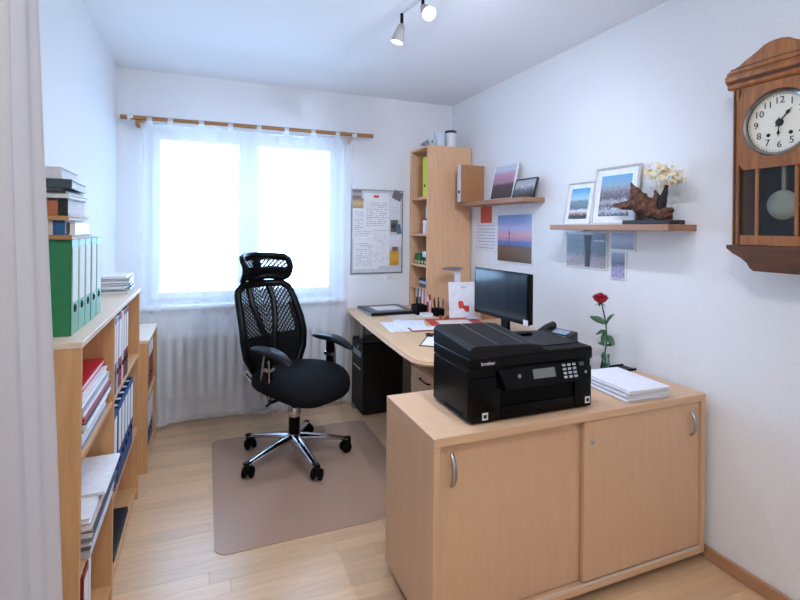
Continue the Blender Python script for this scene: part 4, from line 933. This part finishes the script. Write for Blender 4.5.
def printed_shape(name, poly, rgb): put(name, prism(nb(), poly, 'x', -.0078, -.0072), plain(rgb, .5, 0, .25, 90), sp_)
printed_shape('print_path', [(-1.508, 1.225), (-1.508, 1.215), (-1.66, 1.207), (-1.64, 1.285)], (190, 178, 182))
printed_shape('print_trunk', [(-1.655, 1.207), (-1.69, 1.207), (-1.70, 1.30), (-1.705, 1.385), (-1.645, 1.385), (-1.655, 1.30)], (74, 76, 90))
printed_shape('print_banner', [(-1.515, 1.392), (-1.715, 1.392), (-1.715, 1.401), (-1.515, 1.401)], (216, 218, 226))
printed_shape('print_banner', [(-1.72, 1.352), (-1.805, 1.352), (-1.805, 1.362), (-1.72, 1.362)], (206, 208, 216))
flat('wall_poster', -2.003, -1.841, 1.309, 1.411, picture('frost_print', 'Y', [(0, (150, 150, 172)), (.5, (186, 188, 214)), (1, (140, 146, 176))], .2, 9, 9, .6), 'small bluish photo beside the grey street photo, the upper one')
flat('wall_poster', -1.947, -1.843, 1.156, 1.307, picture('path_print', 'Y', [(0, (190, 180, 214)), (.4, (170, 168, 200)), (.55, (110, 116, 140)), (1, (150, 156, 182))], .12, 3, 4, .6), 'small upright photo below the bluish photo on the wall')
solo('red_note', box(nb(), -.002, -.0006, -.668, -.508, 1.465, 1.592), plain((214, 92, 70), .7), 'orange red note on the wall under the brown binder', 'note')
solo('wall_sheet', box(nb(), -.002, -.0006, -.745, -.42, 1.243, 1.463), printed('wall_sheet_print', 'Y', 9, (176, 180, 196), (232, 232, 238), .40), 'white printed sheet on the wall left of the sunset print', 'paper')

# driftwood sculpture on black slab
dw = thing('driftwood_sculpture', (-.10, -2.2, ZB), 'brown driftwood root mounted on a black slab on the wall shelf', 'sculpture')
put('slab', box(nb(), -.140, -.04, -2.305, -2.045, ZB, ZB + .020, .002, 1), plain((34, 36, 42), .5), dw)
def rough_tube(bm, pts, rad, seg=14, amp=.35):
    tmp = nb(); tube(tmp, pts, rad, seg)
    cs = [Vector(p) for p in pts]
    for v in tmp.verts:
        p = min(cs, key=lambda c: (c - v.co).length); d = v.co - p
        n_ = math.sin(v.co.y * 190 + v.co.x * 70) * .5 + math.sin(v.co.z * 160 + v.co.y * 45) * .5 + random.uniform(-.5, .5)
        v.co += d * amp * .5 * n_
    return merge(bm, tmp)
def sy(y): return -1.975 + (y + 1.955) * .805
def sq_y(keys): return [((p[0], sy(p[1]), p[2]), r) for p, r in keys]
def lerp_pts(keys, n):
    out, rad = [], []
    for (a, ra), (b, rb) in zip(keys, keys[1:]):
        for i in range(n): k = i / n; out.append(Vector(a).lerp(Vector(b), k)); rad.append(ra + (rb - ra) * k)
    out.append(Vector(keys[-1][0])); rad.append(keys[-1][1]); return out, rad
m = N('driftwood_bark'); v = m.coords('Object', (30, 30, 30)); f = m.noise(v, 1.6, 8, .7); m.col(m.ramp(f, [(.3, lin(44, 28, 22)), (.5, lin(96, 62, 46)), (.72, lin(150, 104, 80))])); m.bump(f, .9, .01); m.props(.85); bark = m.m
bm = nb()
zs = ZB + .02
for keys in ([((-.10, -2.25, zs + .028), .026), ((-.095, -2.16, zs + .065), .045), ((-.09, -2.10, zs + .11), .036), ((-.09, -2.062, zs + .165), .012), ((-.09, -2.050, zs + .185), .003)],
             [((-.10, -2.13, zs + .075), .038), ((-.115, -2.065, zs + .075), .024), ((-.125, -2.01, zs + .073), .015), ((-.13, -1.955, zs + .078), .004)],
             [((-.095, -2.20, zs + .05), .030), ((-.09, -2.235, zs + .09), .022), ((-.085, -2.222, zs + .125), .010), ((-.085, -2.215, zs + .14), .004)],
             [((-.10, -2.24, zs + .022), .022), ((-.105, -2.31, zs + .028), .028), ((-.10, -2.335, zs + .045), .018), ((-.10, -2.34, zs + .055), .005)],
             [((-.085, -2.13, zs + .09), .03), ((-.07, -2.10, zs + .12), .012), ((-.065, -2.085, zs + .135), .004)]):
    p_, r_ = lerp_pts(sq_y(keys), 7); rough_tube(bm, p_, r_, 18, .5)
put('root', bm, bark, dw, True)
bm = nb()
for keys in ([((-.10, -2.27, zs + .02), .016), ((-.10, -2.285, zs + .09), .017), ((-.095, -2.298, zs + .145), .009), ((-.095, -2.302, zs + .158), .009)],
             [((-.10, -2.225, zs + .03), .014), ((-.09, -2.245, zs + .09), .018), ((-.09, -2.25, zs + .115), .008)]):
    p_, r_ = lerp_pts(sq_y(keys), 6); rough_tube(bm, p_, r_, 12, .25)
put('dark_branch', bm, plain((34, 26, 24), .8, 0, .4, 60), dw, True)
fw = thing('dried_flowers', (-.085, -2.26, zs + .10), 'cream dried flowers rising from the driftwood', 'flowers'); cream = plain((226, 206, 164), .8, 0, .15, 40)
ends = [(sy(a) - .005, b) for a, b in [(-2.18, .235), (-2.205, .20), (-2.24, .255), (-2.275, .24), (-2.30, .225), (-2.335, .205), (-2.37, .215), (-2.385, .185), (-2.345, .175), (-2.26, .215), (-2.31, .20)]]
bm = nb()
for (yy, zz) in ends: tube(bm, [(-.085, sy(-2.245), zs + .09), (-.085, sy(-2.25), zs + .14), (-.10 + random.uniform(-.03, .03), yy, zs + zz)], .0016, 6)
put('stems', bm, cream, fw, True)
for (yy, zz) in ends:
    for q in range(4):
        bm = nb(); a = random.uniform(0, 2 * PI)
        leaf(bm, (-.10 + random.uniform(-.03, .03), yy + random.uniform(-.012, .012), zs + zz + random.uniform(-.02, .01)), (random.uniform(-.6, .6), math.cos(a), math.sin(a) * .7), (-.7, .1, .5), random.uniform(.028, .05), random.uniform(.016, .028), .3)
        put('petal', bm, cream, fw, True)

# ================================================================== wall clock
ck = thing('pendulum_clock', (-.08, -2.755, 1.27), 'carved walnut pendulum wall clock with round white dial on the right wall', 'clock')
KY, KD = -2.752, -.165; KL, KR = KY + .158, KY - .158      # centre, front plane, far / near side
put('back_board', box(nb(), -.02, -.0008, KR + .01, KL - .01, 1.36, 1.965), M['clockdark'], ck)
for yy in (KL - .02, KR): put('case_side', box(nb(), KD + .012, -.0205, yy, yy + .02, 1.365, 1.955, .002, 1), M['clockwood'], ck)
door = nb()
box(door, KD, KD + .0118, KL - .026, KL, 1.365, 1.955, .002, 1); box(door, KD, KD + .0118, KR, KR + .026, 1.365, 1.955, .002, 1)
box(door, KD, KD + .0118, KR + .026, KL - .026, 1.365, 1.402, .002, 1); box(door, KD, KD + .0118, KR + .026, KL - .026, 1.928, 1.955, .002, 1)
# dial board with round opening
n = 40; tmp = nb(); RI = .114; cz = 1.802; yl, yr, z0, z1 = KL - .026, KR + .026, 1.645, 1.928
ring_i = [tmp.verts.new((KD + .002, KY + RI * math.cos(2 * PI * k / n), cz + RI * math.sin(2 * PI * k / n))) for k in range(n)]
def clampsq(a):
    c_, s_ = math.cos(a), math.sin(a); tx = (yl - KY) / abs(c_) if abs(c_) > 1e-6 else 9; tz = ((z1 - cz) if s_ > 0 else (cz - z0)) / abs(s_) if abs(s_) > 1e-6 else 9
    k = min(tx, tz); return (KD + .002, KY + k * c_, cz + k * s_)
ring_o = [tmp.verts.new(clampsq(2 * PI * k / n)) for k in range(n)]
for k in range(n): tmp.faces.new((ring_i[k], ring_i[(k + 1) % n], ring_o[(k + 1) % n], ring_o[k]))
tmp.normal_update(); bmesh.ops.solidify(tmp, geom=list(tmp.faces), thickness=-.008); merge(door, tmp)
dr_ = put('door', door, M['clockwood'], ck)
put('bead', tube(nb(), [(KD - .002, KL - .009, 1.37), (KD - .002, KL - .009, 1.95)], .0035, 8), M['clockdark'], dr_, True); put('bead', tube(nb(), [(KD - .002, KR + .009, 1.37), (KD - .002, KR + .009, 1.95)], .0035, 8), M['clockdark'], dr_, True)
put('bead', tube(nb(), [(KD - .002, KL - .026, 1.37), (KD - .002, KL - .026, 1.95)], .003, 8), M['clockdark'], dr_, True)
for yy in (KY + .070, KY - .058): put('mullion', box(nb(), KD, KD + .010, yy - .006, yy + .006, 1.402, 1.645, .002, 1), M['clockwood'], dr_)
for a, b in ((KL - .026, KY + .076), (KY + .064, KY - .052), (KY - .064, KR + .026)): put('glass_pane', box(nb(), KD + .005, KD + .007, min(a, b), max(a, b), 1.402, 1.645), M['clockglass'], dr_)
put('inner_back', box(nb(), -.032, -.0205, KR + .021, KL - .021, 1.366, 1.68), plain((12, 11, 12), .6, 0, .06, 30, .1), ck)
ringm = T(KD, KY, cz) @ Matrix.Rotation(-PI / 2, 4, 'Y')
put('dial_bezel', lathe(nb(), [(.105, 0), (.117, 0), (.119, .006), (.112, .012), (.106, .009), (.105, 0)], 48, ringm), plain((150, 148, 146), .22, 1.0), ck, True)
dial = put('dial', lathe(nb(), [(0, 0), (.106, 0), (.106, .003), (0, .003)], 48, T(KD + .010, KY, cz) @ Matrix.Rotation(-PI / 2, 4, 'Y')), plain((240, 236, 222), .5, 0, .02), ck, True)
ink = plain((26, 24, 24), .5); dx = KD + .0065
for h in range(1, 13):
    a = PI / 2 - 2 * PI * h / 12; letters(str(h), .034, FACE_L(dx, KY - .078 * math.cos(a), cz + .078 * math.sin(a)), 'numeral', ink, dial, .0004)
bm = nb()
for k in range(60):
    a = 2 * PI * k / 60; box(bm, -.0005, .0005, .097, .102 if k % 5 else .104, 0, .0006, 0, 1, FACE_L(dx, KY, cz) @ RZ(a))
put('minute_track', bm, ink, dial)
def hand(name, ang, length, wide, d):
    bm = nb(); prism(bm, [(-wide * .35, -.018), (wide * .35, -.018), (wide * .5, length * .55), (wide * 1.6, length * .72), (wide * .4, length * .84), (0, length), (-wide * .4, length * .84), (-wide * 1.6, length * .72), (-wide * .5, length * .55)], 'z', 0, .001, 0, 1, FACE_L(dx - d, KY, cz) @ RZ(-ang)); put(name, bm, ink, ck)
hand('hour_hand', math.radians(41), .060, .0045, .002); hand('minute_hand', math.radians(182), .052, .0035, .0035)
put('hand_boss', lathe(nb(), [(0, .006), (.010, .006), (.014, 0), (0, 0)], 20, T(dx, KY, cz) @ Matrix.Rotation(-PI / 2, 4, 'Y')), ink, ck, True)
for s_ in (-1, 1): put('winding_hole', lathe(nb(), [(0, .001), (.005, .001), (.007, 0), (0, 0)], 14, T(dx, KY + s_ * .036, cz - .040) @ Matrix.Rotation(-PI / 2, 4, 'Y')), ink, dial, True)
pe = put('pendulum', tube(nb(), [(-.128, KY, 1.66), (-.128, KY, 1.50)], .008, 8), plain((186, 186, 182), .35, .4), ck, True)
put('bob', lathe(nb(), [(0, .008), (.03, .007), (.047, .004), (.053, 0), (.04, -.005), (0, -.006)], 36, T(-.135, KY, 1.512) @ Matrix.Rotation(-PI / 2, 4, 'Y')), plain((206, 210, 206), .3, .35), pe, True)
# crown: cornice, rope band, carved pediment
cr = put('cornice', prism(nb(), [(KD - .006, 1.955), (KD - .012, 1.963), (KD - .012, 1.972), (KD - .026, 1.985), (KD - .026, 2.0), (KD - .020, 2.006), (-.001, 2.006), (-.001, 1.955)], 'y', KR - .014, KL + .014, 0, 1, Matrix(((1, 0, 0, 0), (0, 1, 0, 0), (0, 0, 1, 0), (0, 0, 0, 1)))), M['clockwood'], ck)
bm = nb()
for k in range(46):
    yy = KL + .008 - k * (KL - KR + .016) / 45; tube(bm, [(KD - .0185, yy + .003, 1.9745), (KD - .0225, yy - .003, 1.9815)], .0026, 6)
put('rope_band', bm, M['clockdark'], cr, True)
ped = []
half = [(.0, 2.092), (.02, 2.091), (.04, 2.085), (.058, 2.073), (.082, 2.060), (.105, 2.049), (.125, 2.036), (.150, 2.028), (.172, 2.018), (.172, 2.0065)]
ped = [(KY + a, b) for a, b in half[::-1]] + [(KY - a, b) for a, b in half[1:]]
put('pediment', prism(nb(), ped, 'x', KD - .022, -.03, .006, 3), M['clockwood'], ck, True)
put('pediment_line', tube(nb(), [(KD - .0215, KL - .004, 2.025), (KD - .0215, KY, 2.03), (KD - .0215, KR + .004, 2.025)], .002, 6), M['clockdark'], ck)
# base: stepped moulding and tapered bracket
bs_ = prism(nb(), [(KL + .014, 1.3645), (KL + .014, 1.352), (KL + .004, 1.345), (KL - .012, 1.332), (KL - .040, 1.318), (KL - .062, 1.300), (KL - .072, 1.282), (KL - .085, 1.272),
                   (KR + .085, 1.272), (KR + .072, 1.282), (KR + .062, 1.300), (KR + .040, 1.318), (KR + .012, 1.332), (KR - .004, 1.345), (KR - .014, 1.352), (KR - .014, 1.3645)], 'x', KD - .014, -.001, .004, 2)
put('base_moulding', bs_, M['clockdark'], ck)

# ================================================================== pin board on the back wall
pb = thing('pin_board', (-.695, -.008, 1.03), 'magnetic pin board covered with papers on the back wall', 'pin board')
put('panel', box(nb(), -.922, -.474, -.012, -.0008, 1.042, 1.732, .002, 1), plain((214, 216, 220), .4), pb)
bm = nb()
for a in ((-.926, -.470, 1.728, 1.736), (-.926, -.470, 1.038, 1.046), (-.926, -.918, 1.046, 1.728), (-.478, -.470, 1.046, 1.728)): box(bm, a[0], a[1], -.016, -.0009, a[2], a[3])
put('frame', bm, plain((150, 150, 154), .35, .8), pb)
def pinned(x0, x1, z0, z1, layer, mat, label, name='pinned_sheet', cat='paper', rz=0.0):
    cx, cz_ = (x0 + x1) / 2, (z0 + z1) / 2; y_ = -.0125 - .0012 * layer
    solo(name, box(nb(), x0 - cx, x1 - cx, y_ - .0008, y_, z0 - cz_, z1 - cz_, 0, 1, T(cx, 0, cz_) @ Matrix.Rotation(rz, 4, 'Y')), mat, label, cat)
pinned(-.915, -.80, 1.58, 1.66, 1, picture('pin_photo', 'X', [(0, (190, 160, 110)), (.5, (226, 206, 160)), (1, (150, 120, 90))], .2, 4, 4, .6), 'tan photo at the left edge of the pin board', 'pinned_photo', 'photo')
pinned(-.915, -.84, 1.662, 1.725, 2, picture('pin_photo_dark', 'X', [(0, (120, 110, 110)), (.5, (200, 196, 196)), (1, (90, 80, 90))], .2, 4, 4, .7), 'small grey photo in the top left corner of the pin board', 'pinned_photo', 'photo')
pinned(-.915, -.74, 1.32, 1.578, 1, printed('pin_letter_a', 'X', 16), 'printed sheet at the left edge under the tan photo')
pinned(-.905, -.69, 1.075, 1.318, 2, printed('pin_letter_b', 'X', 15), 'printed sheet in the lower left of the pin board')
pinned(-.745, -.59, 1.10, 1.395, 3, printed('pin_letter_c', 'X', 18, dens=.52), 'printed sheet in the lower middle of the pin board')
pinned(-.822, -.592, 1.400, 1.708, 4, printed('pin_letter_d', 'X', 18, top=.8), 'big white letter with red emblem at the top of the pin board')
t = put('emblem', box(nb(), -.735, -.69, -.0192, -.0184, 1.670, 1.690), plain((196, 70, 56), .6), [o for o in COL.objects if o.get('label', '').startswith('big white letter')][0]); t['label'] = 'red emblem printed on the letter'
pinned(-.588, -.50, 1.49, 1.685, 3, printed('pin_letter_e', 'X', 12), 'narrow printed slip at the right edge of the pin board')
pinned(-.565, -.48, 1.655, 1.73, 5, plain((120, 116, 120), .6), 'grey card in the top right corner of the pin board', 'pinned_card', 'card', .4)
pinned(-.58, -.515, 1.385, 1.488, 4, picture('pin_photo_c', 'X', [(0, (200, 90, 84)), (.3, (70, 90, 80)), (.6, (60, 66, 70)), (1, (130, 140, 120))], .25, 4, 4, .7), 'dark portrait photo at the right of the pin board', 'pinned_photo', 'photo')
pinned(-.53, -.488, 1.37, 1.45, 5, plain((84, 110, 132), .5), 'slate blue card beside the dark portrait photo', 'pinned_card', 'card', -.2)
pinned(-.585, -.482, 1.26, 1.36, 5, plain((232, 232, 238), .7), 'blank white card under the dark portrait photo', 'pinned_card', 'card')
pinned(-.59, -.505, 1.105, 1.225, 4, picture('pin_photo_d', 'X', [(0, (214, 160, 40)), (.5, (232, 184, 66)), (1, (206, 150, 40))], .2, 5, 5, .6), 'yellow picture card near the bottom right of the pin board', 'pinned_card', 'card')
pinned(-.565, -.515, 1.228, 1.258, 4, plain((150, 92, 74), .6), 'small brown card above the yellow picture card', 'pinned_card', 'card')
sw = thing('light_switch', (-.545, -.006, 1.0), 'white double switch plate on the back wall under the pin board', 'switch')
put('plate', box(nb(), -.60, -.49, -.009, -.0008, .985, 1.035, .003, 2), M['white'], sw); put('rocker', box(nb(), -.592, -.548, -.012, -.0092, .992, 1.028, .002, 1), M['white'], sw); put('rocker', box(nb(), -.542, -.498, -.012, -.0092, .992, 1.028, .002, 1), M['white'], sw)

# ================================================================== ceiling spot rail
lr = thing('spot_light_rail', (-1.1, -1.78, H), 'ceiling spot rail with two small grey cone lamps and two added fill spots out of view', 'lamp')
put('rail', tube(nb(), [(-1.12, -1.86, H - .035), (-1.0, -2.95, H - .035)], .009, 10), M['chrome'], lr, True)
put('canopy', lathe(nb(), [(0, 0), (.06, 0), (.06, -.014), (.03, -.024), (0, -.024)], 24, T(-1.06, -2.4, H - .0005)), M['chrome'], lr, True)
put('hanger', tube(nb(), [(-1.06, -2.4, H - .024), (-1.06, -2.4, H - .036)], .006, 8), M['chrome'], lr, True)
bulb = lamp((255, 250, 242), 12.0)
def spot(top, aim, watt, wire=True):
    top, aim = Vector(top), Vector(aim).normalized(); q = aim.to_track_quat('Z', 'Y').to_matrix().to_4x4(); base = top + Vector((0, 0, -.05)); mx = Matrix.Translation(base) @ q
    sp_ = put('spot_cone', lathe(nb(), [(0, -.002), (.010, 0), (.018, .014), (.034, .095), (.0325, .095), (.014, .012), (0, .010)], 24, mx), plain((176, 172, 170), .35, .6), lr, True)
    put('bulb', lathe(nb(), [(0, .080), (.0285, .080), (.0285, .085), (0, .088)], 20, mx), bulb, sp_, True)
    put('socket', tube(nb(), [top + Vector((0, 0, 0)), base], .0085, 8), M['black'], sp_, True)
    l = bpy.data.lights.new('spot_lamp', 'SPOT'); l.energy = watt; l.color = (.74, .82, 1.0); l.spot_size = math.radians(150); l.spot_blend = .9; l.shadow_soft_size = .014
    o = bpy.data.objects.new('spot_lamp', l); COL.objects.link(o); o.matrix_world = Matrix.Translation(base + aim * .10) @ aim.to_track_quat('-Z', 'Y').to_matrix().to_4x4()
def wire(a, b): put('wire', tube(nb(), [a, ((a[0] + b[0]) / 2 + .008, (a[1] + b[1]) / 2, (a[2] + b[2]) / 2), b], .0022, 6), M['chrome'], lr, True)
A1 = (-1.142, -1.62, 2.475); spot(A1, (-.22, .12, -1), 26); wire((-1.11, -1.90, H - .035), A1)
A2 = (-1.09, -1.755, 2.512); spot(A2, (.0, -.75, -.65), 8); wire((-1.10, -2.0, H - .035), A2)
FILL3 = (-.98, -2.45, 2.44); spot(FILL3, (.05, 1, -.9), 32); wire((-1.05, -2.5, H - .035), FILL3)  # added fill spot out of view, brightens the desk end
FILL4 = (-.98, -2.8, 2.44); spot(FILL4, (-.05, 1, -.5), 34); wire((-1.01, -2.85, H - .035), FILL4)  # another added spot, unseen, lifts the back wall
# added fill light: glowing frosted dome, unseen behind the camera
cl2 = thing('fill_dome', (-1.95, -3.85, H), 'added fill light shaped as a frosted dome, unseen behind the camera', 'lamp')
put('base', lathe(nb(), [(0, 0), (.15, 0), (.15, -.02), (0, -.02)], 32, T(-1.95, -3.85, H - .0005)), M['white'], cl2, True)
put('dome', lathe(nb(), [(.14, -.021), (.135, -.05), (.10, -.085), (.05, -.1), (0, -.104)], 32, T(-1.95, -3.85, H)), lamp((255, 252, 246), 88.0), cl2, True)
